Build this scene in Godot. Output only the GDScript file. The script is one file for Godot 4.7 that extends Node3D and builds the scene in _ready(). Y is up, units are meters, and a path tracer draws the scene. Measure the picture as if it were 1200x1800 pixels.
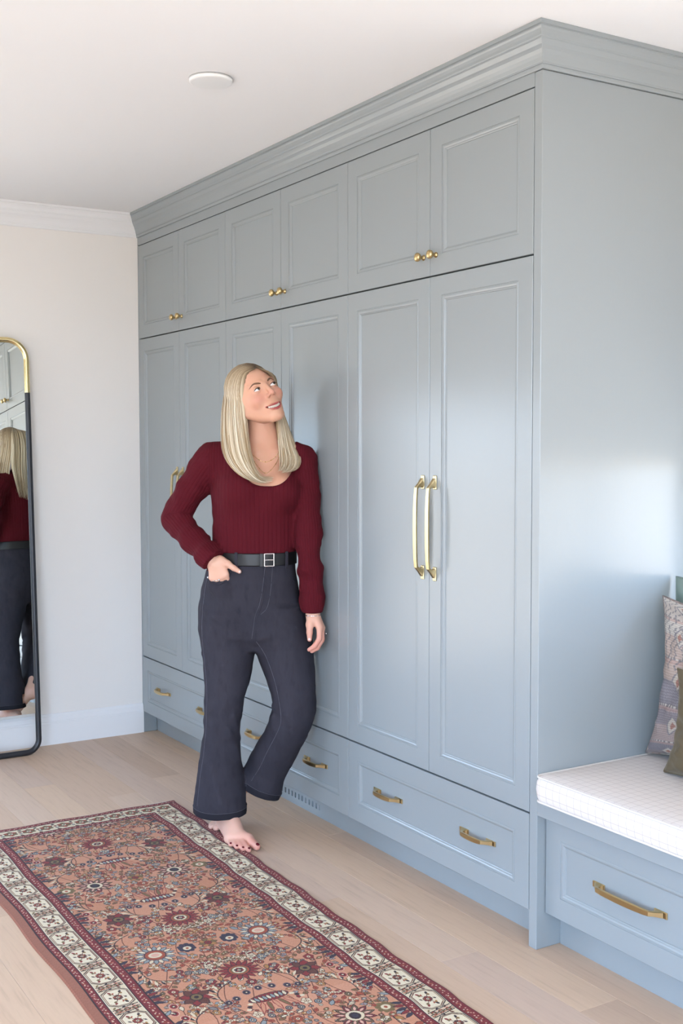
extends Node3D
# A dressing room with a wall of painted built-in wardrobes, a window bench, a leaning mirror, a rug and a person.
# x runs along the wardrobe fronts, z out of them into the room, metres. Wardrobe fronts lie in the plane z = 0.

const DW := 0.46496          # width of one wardrobe door
const LX := 2.8225           # right face of the end panel
const CEIL := 2.436
var M := {}
var taken := {}

func _ready() -> void:
	# ---- camera, sky, exposure ----
	var cam := Camera3D.new()
	cam.name = "camera"
	cam.position = Vector3(5.1609, 1.357, 2.0367)
	cam.rotation = Vector3(-0.05603, 1.02363, -0.00179)
	cam.fov = rad_to_deg(2.0 * atan(900.0 / 2037.0))
	cam.near = 0.05
	cam.current = true
	add_child(cam)
	var env := Environment.new()
	var sky := Sky.new()
	var psm := ProceduralSkyMaterial.new()
	psm.sky_top_color = Color(0.67, 0.815, 1.0)
	psm.sky_horizon_color = Color(0.84, 0.92, 1.0)
	psm.ground_horizon_color = Color(0.97, 0.95, 0.93)
	psm.ground_bottom_color = Color(0.90, 0.87, 0.83)
	psm.sky_energy_multiplier = 1.25
	psm.ground_energy_multiplier = 1.0
	sky.sky_material = psm
	env.background_mode = Environment.BG_SKY
	env.sky = sky
	env.background_energy_multiplier = SKY_E
	env.tonemap_mode = Environment.TONE_MAPPER_LINEAR
	env.tonemap_exposure = 1.0
	env.sdfgi_enabled = true
	env.ssao_enabled = true
	env.ssil_enabled = true
	var we := WorldEnvironment.new()
	we.name = "world_environment"
	we.environment = env
	add_child(we)
	lights()
	materials()
	room()
	wardrobes()
	bench()
	mirror()
	rug()
	ceiling_fitting()
	person()
	pillows()

const SKY_E := 7.5

# light that the sky sends through each window opening, the size of the opening
func lights() -> void:
	pass

# ---------------------------------------------------------------- helpers
func numbered(called: String) -> String:
	if not taken.has(called):
		taken[called] = 0
		return called
	taken[called] += 1
	return "%s_%03d" % [called, taken[called]]

func tag(o: Node3D, label := "", category := "", group := "", kind := "") -> Node3D:
	if label: o.set_meta("label", label)
	if category: o.set_meta("category", category)
	if group: o.set_meta("group", group)
	if kind: o.set_meta("kind", kind)
	return o

func thing(called: String, label: String, category: String, at := Vector3.ZERO, group := "") -> Node3D:
	var o := Node3D.new()
	o.name = numbered(called)
	add_child(o, true)
	o.position = at
	tag(o, label, category, group)
	return o

func obj(called: String, mesh, mat: Material, parent: Node = null) -> MeshInstance3D:
	var o := MeshInstance3D.new()
	o.mesh = mesh.commit() if mesh is SurfaceTool else mesh
	o.material_override = mat
	o.name = numbered(called) if parent == null else called
	(self if parent == null else parent).add_child(o, true)
	return o

func struct(called: String, mesh, mat: Material, parent: Node = null) -> MeshInstance3D:
	var o := obj(called, mesh, mat, parent)
	if parent == null: o.set_meta("kind", "structure")
	return o

func S() -> SurfaceTool:
	var st := SurfaceTool.new()
	st.begin(Mesh.PRIMITIVE_TRIANGLES)
	return st

func uvof(p: Vector3, n: Vector3) -> Vector2:
	var a := n.abs()
	if a.y >= a.x and a.y >= a.z: return Vector2(p.x, p.z)
	if a.x >= a.z: return Vector2(p.z, -p.y)
	return Vector2(p.x, -p.y)

func vert(st: SurfaceTool, p: Vector3, n: Vector3, uv) -> void:
	st.set_normal(n)
	st.set_uv(uv if uv != null else uvof(p, n))
	st.add_vertex(p)

# corners counter-clockwise as seen from outside
func q4(st: SurfaceTool, a: Vector3, b: Vector3, c: Vector3, d: Vector3) -> void:
	var n := (c - a).cross(d - b).normalized()
	for p in [a, c, b, a, d, c]: vert(st, p, n, null)

func t3(st: SurfaceTool, a: Vector3, b: Vector3, c: Vector3) -> void:
	var n := (b - a).cross(c - a).normalized()
	for p in [a, c, b]: vert(st, p, n, null)

# chamfered box
func bx(st: SurfaceTool, lo: Vector3, hi: Vector3, e := 0.0) -> void:
	var c := (lo + hi) * 0.5
	var h := (hi - lo) * 0.5
	e = minf(e, minf(h.x, minf(h.y, h.z)) * 0.98)
	var ax := [Vector3.RIGHT, Vector3.UP, Vector3.BACK]
	for i in 3:
		var j := (i + 1) % 3
		var k := (i + 2) % 3
		for s: float in [-1.0, 1.0]:
			var n: Vector3 = ax[i] * h[i] * s
			var u: Vector3 = ax[j] * (h[j] - e) * s
			var v: Vector3 = ax[k] * (h[k] - e)
			q4(st, c + n - u - v, c + n + u - v, c + n + u + v, c + n - u + v)
			if e > 0.0:
				for s2: float in [-1.0, 1.0]:   # edge between faces i(s) and j(s2)
					var A: Vector3 = ax[i] * h[i] * s + ax[j] * (h[j] - e) * s2
					var B: Vector3 = ax[i] * (h[i] - e) * s + ax[j] * h[j] * s2
					var w: Vector3 = ax[k] * (h[k] - e) * (s * s2)
					q4(st, c + A - w, c + B - w, c + B + w, c + A + w)
	if e > 0.0:
		for sx: float in [-1.0, 1.0]:
			for sy: float in [-1.0, 1.0]:
				for sz: float in [-1.0, 1.0]:
					var px := c + Vector3(h.x * sx, (h.y - e) * sy, (h.z - e) * sz)
					var py := c + Vector3((h.x - e) * sx, h.y * sy, (h.z - e) * sz)
					var pz := c + Vector3((h.x - e) * sx, (h.y - e) * sy, h.z * sz)
					if sx * sy * sz > 0: t3(st, px, py, pz)
					else: t3(st, px, pz, py)

func box(lo: Vector3, hi: Vector3, e := 0.0) -> SurfaceTool:
	var st := S()
	bx(st, lo, hi, e)
	return st

# smooth surface over a grid of points rows[i][j]; flip turns it inside out; wrap joins the last column to the first
func grid(st: SurfaceTool, rows: Array, wrap := false, flip := false, us := 1.0, vs := 1.0) -> void:
	var ni := rows.size()
	var nj: int = rows[0].size()
	var N := []
	for i in ni:
		var line := PackedVector3Array()
		for j in nj:
			var a: Vector3 = rows[mini(i + 1, ni - 1)][j] - rows[maxi(i - 1, 0)][j]
			var j0 := (j - 1 + nj) % nj if wrap else maxi(j - 1, 0)
			var j1 := (j + 1) % nj if wrap else mini(j + 1, nj - 1)
			var b: Vector3 = rows[i][j1] - rows[i][j0]
			var n := b.cross(a)
			if n.length_squared() < 1e-16:
				var i2 := clampi(i, 1, ni - 2) if ni > 2 else i
				a = rows[mini(i2 + 1, ni - 1)][j] - rows[maxi(i2 - 1, 0)][j]
				b = rows[i2][j1] - rows[i2][j0]
				n = b.cross(a)
			n = n.normalized()
			line.append(-n if flip else n)
		N.append(line)
	for i in ni - 1:
		for j in (nj if wrap else nj - 1):
			var k := (j + 1) % nj
			var idx := [[i, j, j], [i, k, j + 1], [i + 1, k, j + 1], [i + 1, j, j]]
			for o: int in ([0, 1, 2, 0, 2, 3] if flip else [0, 2, 1, 0, 3, 2]):
				var t: Array = idx[o]
				vert(st, rows[t[0]][t[1]], N[t[0]][t[1]], Vector2(float(t[2]) / (nj if wrap else nj - 1) * us, float(t[0]) / (ni - 1) * vs))

# flat cap over a ring of points
func cap(st: SurfaceTool, ring, flip := false) -> void:
	var c := Vector3.ZERO
	for p in ring: c += p
	c /= ring.size()
	for j in ring.size():
		var k: int = (j + 1) % ring.size()
		if flip: t3(st, c, ring[k], ring[j])
		else: t3(st, c, ring[j], ring[k])

# tube along points with a radius for each; squash flattens it along the axis «flat»
func tube(st: SurfaceTool, pts, rad, sides := 10, caps := true, us := 1.0, vs := 1.0) -> void:
	var rows := []
	var n := Vector3.UP
	var t0: Vector3 = (pts[1] - pts[0]).normalized()
	if absf(t0.dot(n)) > 0.9: n = Vector3.RIGHT
	n = (n - t0 * n.dot(t0)).normalized()
	for i in pts.size():
		var t: Vector3 = (pts[mini(i + 1, pts.size() - 1)] - pts[maxi(i - 1, 0)]).normalized()
		n = (n - t * n.dot(t)).normalized()
		var b := t.cross(n)
		var r: float = rad[i] if rad is Array or rad is PackedFloat32Array else rad
		var line := PackedVector3Array()
		for j in sides:
			var a := TAU * j / sides
			line.append(pts[i] + (n * cos(a) + b * sin(a)) * r)
		rows.append(line)
	grid(st, rows, true, false, us, vs)
	if caps:
		cap(st, rows[0], true)
		cap(st, rows[-1], false)

# lathe about +z from (radius, z) pairs
func lathe_z(st: SurfaceTool, prof: Array, sides := 20) -> void:
	var rows := []
	for p in prof:
		var line := PackedVector3Array()
		for j in sides:
			var a := TAU * j / sides
			line.append(Vector3(cos(a) * p[0], sin(a) * p[0], p[1]))
		rows.append(line)
	grid(st, rows, true)

# smooth curve through points
func curve(pts: Array, n: int) -> PackedVector3Array:
	var out := PackedVector3Array()
	var m := pts.size() - 1
	for i in n:
		var t := float(i) / (n - 1) * m
		var k := mini(int(t), m - 1)
		var f := t - k
		var p1: Vector3 = pts[k]
		var p2: Vector3 = pts[k + 1]
		var p0: Vector3 = pts[k - 1] if k > 0 else p1 * 2.0 - p2
		var p3: Vector3 = pts[k + 2] if k + 2 <= m else p2 * 2.0 - p1
		out.append(p1.cubic_interpolate(p2, p0, p3, f))
	return out

func mat(color: Color, rough := 0.5, metal := 0.0, spec := 0.5) -> StandardMaterial3D:
	var m := StandardMaterial3D.new()
	m.albedo_color = color
	m.roughness = rough
	m.metallic = metal
	m.metallic_specular = spec
	return m

func c8(r: int, g: int, b: int) -> Color:
	return Color(r / 255.0, g / 255.0, b / 255.0)

func noise_tex(w: int, h: int, freq: float, seed_: int, colors: Array, octaves := 4, kind := FastNoiseLite.TYPE_SIMPLEX_SMOOTH) -> NoiseTexture2D:
	var n := FastNoiseLite.new()
	n.seed = seed_
	n.noise_type = kind
	n.frequency = freq
	n.fractal_octaves = octaves
	var t := NoiseTexture2D.new()
	t.width = w
	t.height = h
	t.seamless = true
	t.noise = n
	var g := Gradient.new()
	g.offsets = PackedFloat32Array(range(colors.size()).map(func(i): return float(i) / (colors.size() - 1)))
	g.colors = PackedColorArray(colors)
	t.color_ramp = g
	return t

func materials() -> void:
	M.paint = mat(c8(146, 152, 154), 0.25)
	var br := noise_tex(256, 256, 0.02, 5, [Color(0.3, 0.3, 0.3), Color(0.7, 0.7, 0.7)], 3)
	M.paint.heightmap_enabled = true
	M.paint.heightmap_texture = br
	M.paint.heightmap_scale = 0.02
	M.paint.uv1_scale = Vector3(9, 1.2, 1)
	M.gap = mat(c8(40, 50, 58), 0.8)
	M.wall = mat(c8(240, 236, 231), 0.85, 0.0, 0.3)
	M.ceil = mat(c8(243, 242, 241), 0.9, 0.0, 0.2)
	M.trim = mat(c8(238, 238, 238), 0.4)
	M.white = mat(c8(240, 240, 238), 0.45)
	M.brass = mat(c8(198, 180, 138), 0.34, 1.0)
	M.brass_dark = mat(c8(202, 178, 130), 0.3, 1.0)
	M.gold = mat(c8(238, 220, 166), 0.18, 1.0)
	M.black = mat(c8(38, 40, 46), 0.35)
	M.mirror = mat(c8(236, 241, 238), 0.0, 1.0)
	var chk := Image.create(64, 64, false, Image.FORMAT_RGB8)
	chk.fill(c8(220, 211, 205))
	for i in 64:
		for k in 3:
			chk.set_pixel(i, k, chk.get_pixel(i, k).lerp(c8(168, 150, 142), 0.55))
			chk.set_pixel(k, i, chk.get_pixel(k, i).lerp(c8(162, 154, 152), 0.55))
	M.check = mat(Color.WHITE, 0.9, 0.0, 0.2)
	M.check.albedo_texture = ImageTexture.create_from_image(chk)
	M.check.uv1_scale = Vector3(38, 38, 1)
	M.linen = mat(c8(216, 209, 204), 0.9)
	M.skin = mat(Color.WHITE, 0.48, 0.0, 0.4)
	M.skin.vertex_color_use_as_albedo = true
	M.skin.subsurf_scatter_enabled = true
	M.skin.subsurf_scatter_strength = 0.12
	M.hair = mat(Color.WHITE, 0.38, 0.0, 0.5)
	M.hair.vertex_color_use_as_albedo = true
	var strands := noise_tex(128, 16, 0.09, 3, [Color(0.2, 0.2, 0.2), Color(0.8, 0.8, 0.8)], 3)
	M.hair.heightmap_enabled = true
	M.hair.heightmap_texture = strands
	M.hair.heightmap_scale = 0.05
	M.hair.uv1_scale = Vector3(2, 0.2, 1)
	M.eye = mat(c8(238, 236, 232), 0.12)
	M.iris = mat(c8(96, 88, 78), 0.1)
	M.pupil = mat(c8(18, 16, 16), 0.08)
	M.brow = mat(c8(118, 86, 64), 0.8)
	M.lash = mat(c8(58, 42, 36), 0.7)
	M.teeth = mat(c8(236, 228, 214), 0.2)
	M.knit = mat(c8(84, 20, 30), 0.85, 0.0, 0.25)
	M.knit.rim_enabled = true
	M.knit.rim = 0.12
	M.knit.rim_tint = 0.8
	var ribimg := Image.create(32, 4, false, Image.FORMAT_RGB8)
	for x in 32:
		var v := pow(absf(sin(PI * (x + 0.5) / 32.0)), 0.55)
		for y in 4: ribimg.set_pixel(x, y, Color(v, v, v))
	M.knit.heightmap_enabled = true
	M.knit.heightmap_texture = ImageTexture.create_from_image(ribimg)
	M.knit.heightmap_scale = 0.14
	M.knit.uv1_scale = Vector3(1.2, 1, 1)
	M.denim = mat(c8(57, 55, 63), 0.85, 0.0, 0.25)
	M.denim.albedo_texture = noise_tex(256, 256, 0.03, 17, [Color(0.87, 0.87, 0.88), Color(1, 1, 1), Color(0.94, 0.94, 0.95)], 5)
	M.denim.uv1_triplanar = true
	M.denim.uv1_scale = Vector3(4, 1.6, 4)
	M.denim_worn = M.denim.duplicate()
	M.denim_worn.albedo_color = c8(65, 63, 72)
	M.denim_worn.vertex_color_use_as_albedo = true
	M.denim_hem = mat(c8(42, 41, 48), 0.85, 0.0, 0.25)
	M.thread = mat(c8(84, 82, 92), 0.8)
	M.leather = mat(c8(20, 20, 22), 0.42)
	M.silver = mat(c8(224, 224, 226), 0.16, 1.0)
	M.nail = mat(c8(96, 18, 30), 0.15)
	M.pale_nail = mat(c8(236, 206, 198), 0.2)
	M.subfloor = mat(c8(84, 66, 54), 0.9)
	var grain := noise_tex(512, 512, 0.012, 11, [Color(0.93, 0.925, 0.92), Color(0.985, 0.98, 0.98), Color(1, 1, 1), Color(0.96, 0.955, 0.95)], 5)
	M.planks = []
	for c in [c8(206, 177, 152), c8(211, 184, 161), c8(199, 171, 148), c8(213, 184, 157), c8(205, 179, 159)]:
		var m := mat(c, 0.48, 0.0, 0.4)
		m.albedo_texture = grain
		m.uv1_scale = Vector3(0.5, 7, 1)
		M.planks.append(m)

# ---------------------------------------------------------------- the room
# wall as boxes round rectangular openings [a0, a1, y0, y1] along its length
func wall_with(called: String, a0: float, a1: float, openings: Array, at: Callable, mat_: Material) -> void:
	var st := S()
	var a := a0
	for o in openings:
		at.call(st, a, o[0], 0.0, CEIL)
		at.call(st, o[0], o[1], 0.0, o[2])
		at.call(st, o[0], o[1], o[3], CEIL)
		a = o[1]
	at.call(st, a, a1, 0.0, CEIL)
	struct(called, st, mat_)

# frame of a window opening in a wall; U along the wall, N out of the room
func window_frame(called: String, P: Vector3, U: Vector3, w: float, h: float, N: Vector3, cols: int) -> void:
	var st := S()
	var add := func(u0: float, u1: float, y0: float, y1: float):
		var a := P + U * u0 + Vector3.UP * y0 + N * 0.06
		var b := P + U * u1 + Vector3.UP * y1 + N * 0.11
		bx(st, Vector3(minf(a.x, b.x), minf(a.y, b.y), minf(a.z, b.z)), Vector3(maxf(a.x, b.x), maxf(a.y, b.y), maxf(a.z, b.z)), 0.004)
	add.call(0.0, 0.05, 0.0, h)
	add.call(w - 0.05, w, 0.0, h)
	add.call(0.05, w - 0.05, 0.0, 0.05)
	add.call(0.05, w - 0.05, h - 0.05, h)
	for i in range(1, cols):
		add.call(w * i / cols - 0.025, w * i / cols + 0.025, 0.05, h - 0.05)
	struct(called, st, M.white)

const X1 := 7.2
const Z0 := -0.64
const Z1 := 3.2
const W_LEFT := [[1.56, 2.72, 0.10, 1.66]]
const W_FRONT := [[0.5, 1.3, 0.85, 1.95], [3.7, 6.8, 0.06, 2.28]]
const W_RIGHT := [[1.3, 2.95, 0.06, 2.2]]
const W_BACK := [[2.95, 3.8, 0.72, 1.36]]

func room() -> void:
	# floor: a slab with separate boards on it
	var slab := struct("floor", box(Vector3(-0.2, -0.2, Z0 - 0.2), Vector3(X1 + 0.2, -0.012, Z1 + 0.2)), M.subfloor)
	var rng := RandomNumberGenerator.new()
	rng.seed = 7
	var known := {-1: [1.732, 3.6], 0: [1.338, 3.14], 1: [0.75, 2.745], 2: [2.23, 4.1], 3: [0.9, 2.9], 4: [1.65, 3.3], 5: [0.62, 2.4], 6: [1.25, 3.0], 7: [0.45, 2.2], 8: [1.0, 2.75], 9: [1.84, 3.5]}
	for r in range(-6, 26):
		var z0 := maxf(0.013 + 0.1235 * r, Z0)
		var z1 := minf(0.013 + 0.1235 * (r + 1), Z1)
		if z1 - z0 < 0.01: continue
		var cuts: Array = [0.0]
		if known.has(r): cuts.append_array(known[r])
		else: cuts.append(rng.randf_range(0.4, 1.9))
		while X1 - cuts[-1] > 2.3: cuts.append(cuts[-1] + rng.randf_range(1.5, 2.1))
		cuts.append(X1)
		for i in cuts.size() - 1:
			var a: float = cuts[i]
			var b: float = cuts[i + 1]
			var st := S()
			bx(st, Vector3(a + 0.0003, -0.012, z0 + 0.0003), Vector3(b - 0.0003, 0.0, z1 - 0.0003), 0.0005)
			var o := obj("plank", st, M.planks[rng.randi() % 5], slab)
			o.position = Vector3.ZERO
	struct("ceiling", box(Vector3(-0.2, CEIL, Z0 - 0.2), Vector3(X1 + 0.2, CEIL + 0.15, Z1 + 0.2)), M.ceil)
	var xl := -0.0113
	wall_with("wall_left", Z0 - 0.2, Z1 + 0.2, W_LEFT, func(st, a, b, y0, y1): bx(st, Vector3(xl - 0.15, y0, a), Vector3(xl, y1, b)), M.wall)
	wall_with("wall_right", Z0 - 0.2, Z1 + 0.2, W_RIGHT, func(st, a, b, y0, y1): bx(st, Vector3(X1, y0, a), Vector3(X1 + 0.15, y1, b)), M.wall)
	wall_with("wall_front", xl, X1, W_FRONT, func(st, a, b, y0, y1): bx(st, Vector3(a, y0, Z1), Vector3(b, y1, Z1 + 0.15)), M.wall)
	wall_with("wall_back", xl, X1, W_BACK, func(st, a, b, y0, y1): bx(st, Vector3(a, y0, Z0 - 0.15), Vector3(b, y1, Z0)), M.wall)
	var n := 1
	for o in W_LEFT:
		window_frame("window_%d" % n, Vector3(xl, o[2], o[0]), Vector3.BACK, o[1] - o[0], o[3] - o[2], Vector3.LEFT, 2)
		n += 1
	for o in W_FRONT:
		window_frame("window_%d" % n, Vector3(o[0], o[2], Z1), Vector3.RIGHT, o[1] - o[0], o[3] - o[2], Vector3.BACK, 3)
		n += 1
	for o in W_RIGHT:
		window_frame("window_%d" % n, Vector3(X1, o[2], o[0]), Vector3.BACK, o[1] - o[0], o[3] - o[2], Vector3.RIGHT, 2)
		n += 1
	for o in W_BACK:
		window_frame("window_%d" % n, Vector3(o[0], o[2], Z0), Vector3.RIGHT, o[1] - o[0], o[3] - o[2], Vector3.FORWARD, 2)
		n += 1
	# skirting and cornice of the left wall
	var bp := [[0.0, 0.0], [0.016, 0.0], [0.016, 0.098], [0.0145, 0.1005], [0.0145, 0.106], [0.012, 0.110], [0.010, 0.122], [0.0095, 0.128], [0.006, 0.134], [0.004, 0.139], [0.0, 0.140]]
	struct("baseboard_left", sweep(bp, [Vector3(xl, 0, 1.54), Vector3(xl, 0, -0.0)], false), M.trim)
	struct("trim_1", sweep(CROWN.map(func(p): return [p[0], p[1]]), [Vector3(xl, 0, Z1), Vector3(xl, 0, 0.0)], false), M.trim)
	# crown over the wall behind the bench
	struct("trim_2", sweep(CROWN.map(func(p): return [p[0], p[1]]), [Vector3(LX, 0, Z0), Vector3(X1, 0, Z0)], false), M.trim)

const CROWN := [[0.0, 2.3325], [0.006, 2.3325], [0.0075, 2.3345], [0.0085, 2.339], [0.0085, 2.343], [0.011, 2.3435], [0.011, 2.348], [0.0125, 2.350], [0.0155, 2.358], [0.0195, 2.367], [0.0245, 2.3755], [0.0285, 2.380], [0.032, 2.3835], [0.0355, 2.389], [0.0385, 2.3945], [0.0405, 2.396], [0.0405, 2.399], [0.0425, 2.4015], [0.0440, 2.408], [0.0470, 2.416], [0.0500, 2.4205], [0.0500, 2.4235], [0.0555, 2.4250], [0.0555, 2.4355], [0.0, 2.4355]]

# mitred sweep of a profile [out, y] along a plan path; left says on which side «out» lies
func sweep(prof: Array, path: Array, left: bool) -> SurfaceTool:
	var st := S()
	var dirs := []
	for i in path.size() - 1:
		var d: Vector3 = (path[i + 1] - path[i]).normalized()
		var o := Vector3(d.z, 0, -d.x)
		dirs.append(o if left else -o)
	var rows := []
	for i in path.size():
		var line := PackedVector3Array()
		var m: Vector3
		if i == 0: m = dirs[0]
		elif i == path.size() - 1: m = dirs[-1]
		else: m = (dirs[i - 1] + dirs[i]) / (1.0 + dirs[i - 1].dot(dirs[i]))
		for p in prof: line.append(path[i] + m * p[0] + Vector3.UP * p[1])
		rows.append(line)
	for i in rows.size() - 1:
		for j in prof.size() - 1:
			if left: q4(st, rows[i][j], rows[i][j + 1], rows[i + 1][j + 1], rows[i + 1][j])
			else: q4(st, rows[i][j], rows[i + 1][j], rows[i + 1][j + 1], rows[i][j + 1])
	for e in [0, rows.size() - 1]:
		var flip: bool = (e == 0) != left
		cap(st, rows[e], flip)
	return st

# ---------------------------------------------------------------- wardrobes
# framed front of width w, height h, its face at z = 0, lower left corner at the origin; returns the frame with its bead
const BEAD := [[0.0015, 0.0], [0.0575, 0.0], [0.0582, -0.0020], [0.0602, -0.0022], [0.0618, -0.0008], [0.0655, -0.0006], [0.0690, -0.0020], [0.0715, -0.0046], [0.0735, -0.0056], [0.0745, -0.0078]]

func front_frame(w: float, h: float) -> SurfaceTool:
	var st := S()
	var ring := func(s: float, z: float) -> Array:
		return [Vector3(s, s, z), Vector3(w - s, s, z), Vector3(w - s, h - s, z), Vector3(s, h - s, z)]
	var prof := [[0.0, -0.02], [0.0, -0.0015]]
	prof.append_array(BEAD)
	for i in prof.size() - 1:
		var a: Array = ring.call(prof[i][0], prof[i][1])
		var b: Array = ring.call(prof[i + 1][0], prof[i + 1][1])
		for k in 4:
			var l := (k + 1) % 4
			q4(st, a[k], a[l], b[l], b[k])
	var f: Array = ring.call(0.0, -0.02)
	q4(st, f[0], f[3], f[2], f[1])
	return st

func front_panel(w: float, h: float) -> SurfaceTool:
	var st := S()
	bx(st, Vector3(0.0742, 0.0742, -0.016), Vector3(w - 0.0742, h - 0.0742, -0.0078))
	return st

# a bow-shaped bar pull lying along x, its plates on z = 0
func pull_mesh(l: float, tall: float) -> SurfaceTool:
	var st := S()
	var h := l * 0.5
	var f := 0.021
	var so := 0.027
	for s: float in [-1.0, 1.0]:
		# foot: a plate that tapers to its outer end
		var x0 := s * h
		var x1 := s * (h - 2.0 * f)
		bx(st, Vector3(minf(x0, x1), -tall * 0.5, 0), Vector3(maxf(x0, x1), tall * 0.5, 0.0042), 0.0014)
	# bar: leg, bow, leg as one loft of chamfered sections [x, z, half height, half thickness]
	var half := [[h - 1.20 * f, 0.003, tall * 0.50, 0.0165], [h - 1.25 * f, 0.008, tall * 0.44, 0.0120], [h - 1.34 * f, 0.013, tall * 0.38, 0.0075], [h - 1.55 * f, 0.0195, tall * 0.36, 0.0050], [h - 1.80 * f, so - 0.0015, tall * 0.40, 0.0042]]
	var path := []
	for p in half: path.append([-p[0], p[1], p[2], p[3]])
	var bl := h - 1.95 * f
	for i in range(1, 12):
		var t := -1.0 + 2.0 * i / 12.0
		path.append([bl * t, so + 0.0035 * (1.0 - t * t), tall * (0.41 + 0.08 * (1.0 - t * t)), 0.0040])
	half.reverse()
	for p in half: path.append([p[0], p[1], p[2], p[3]])
	var rows := []
	for i in path.size():
		var a: Array = path[maxi(i - 1, 0)]
		var b: Array = path[mini(i + 1, path.size() - 1)]
		var t := Vector3(b[0] - a[0], 0, b[1] - a[1]).normalized()
		var n := Vector3(-t.z, 0, t.x)
		var p := Vector3(path[i][0], 0, path[i][1])
		var hh: float = path[i][2]
		var th: float = path[i][3]
		var line := PackedVector3Array()
		for c in [[-1, -0.6], [-0.8, -1], [0.8, -1], [1, -0.6], [1, 0.6], [0.8, 1], [-0.8, 1], [-1, 0.6]]:
			line.append(p + Vector3.UP * hh * c[0] + n * th * c[1])
		rows.append(line)
	for i in rows.size() - 1:
		for j in 8:
			var k := (j + 1) % 8
			q4(st, rows[i][j], rows[i][k], rows[i + 1][k], rows[i + 1][j])
	cap(st, rows[0], true)
	cap(st, rows[-1], false)
	return st

func knob_mesh() -> SurfaceTool:
	var st := S()
	lathe_z(st, [[0.0, 0.0], [0.0085, 0.0], [0.0085, 0.0025], [0.006, 0.004], [0.0048, 0.008], [0.0052, 0.012], [0.009, 0.0155], [0.0122, 0.019], [0.0132, 0.0235], [0.0122, 0.0275], [0.0085, 0.0303], [0.004, 0.0315], [0.0, 0.0318]])
	return st

const UP0 := 1.8645
const UP1 := 2.2935
const LO0 := 0.3695
const LO1 := 1.8600
const DR0 := 0.1000
const DR1 := 0.3645
const GAP := 0.0012

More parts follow.
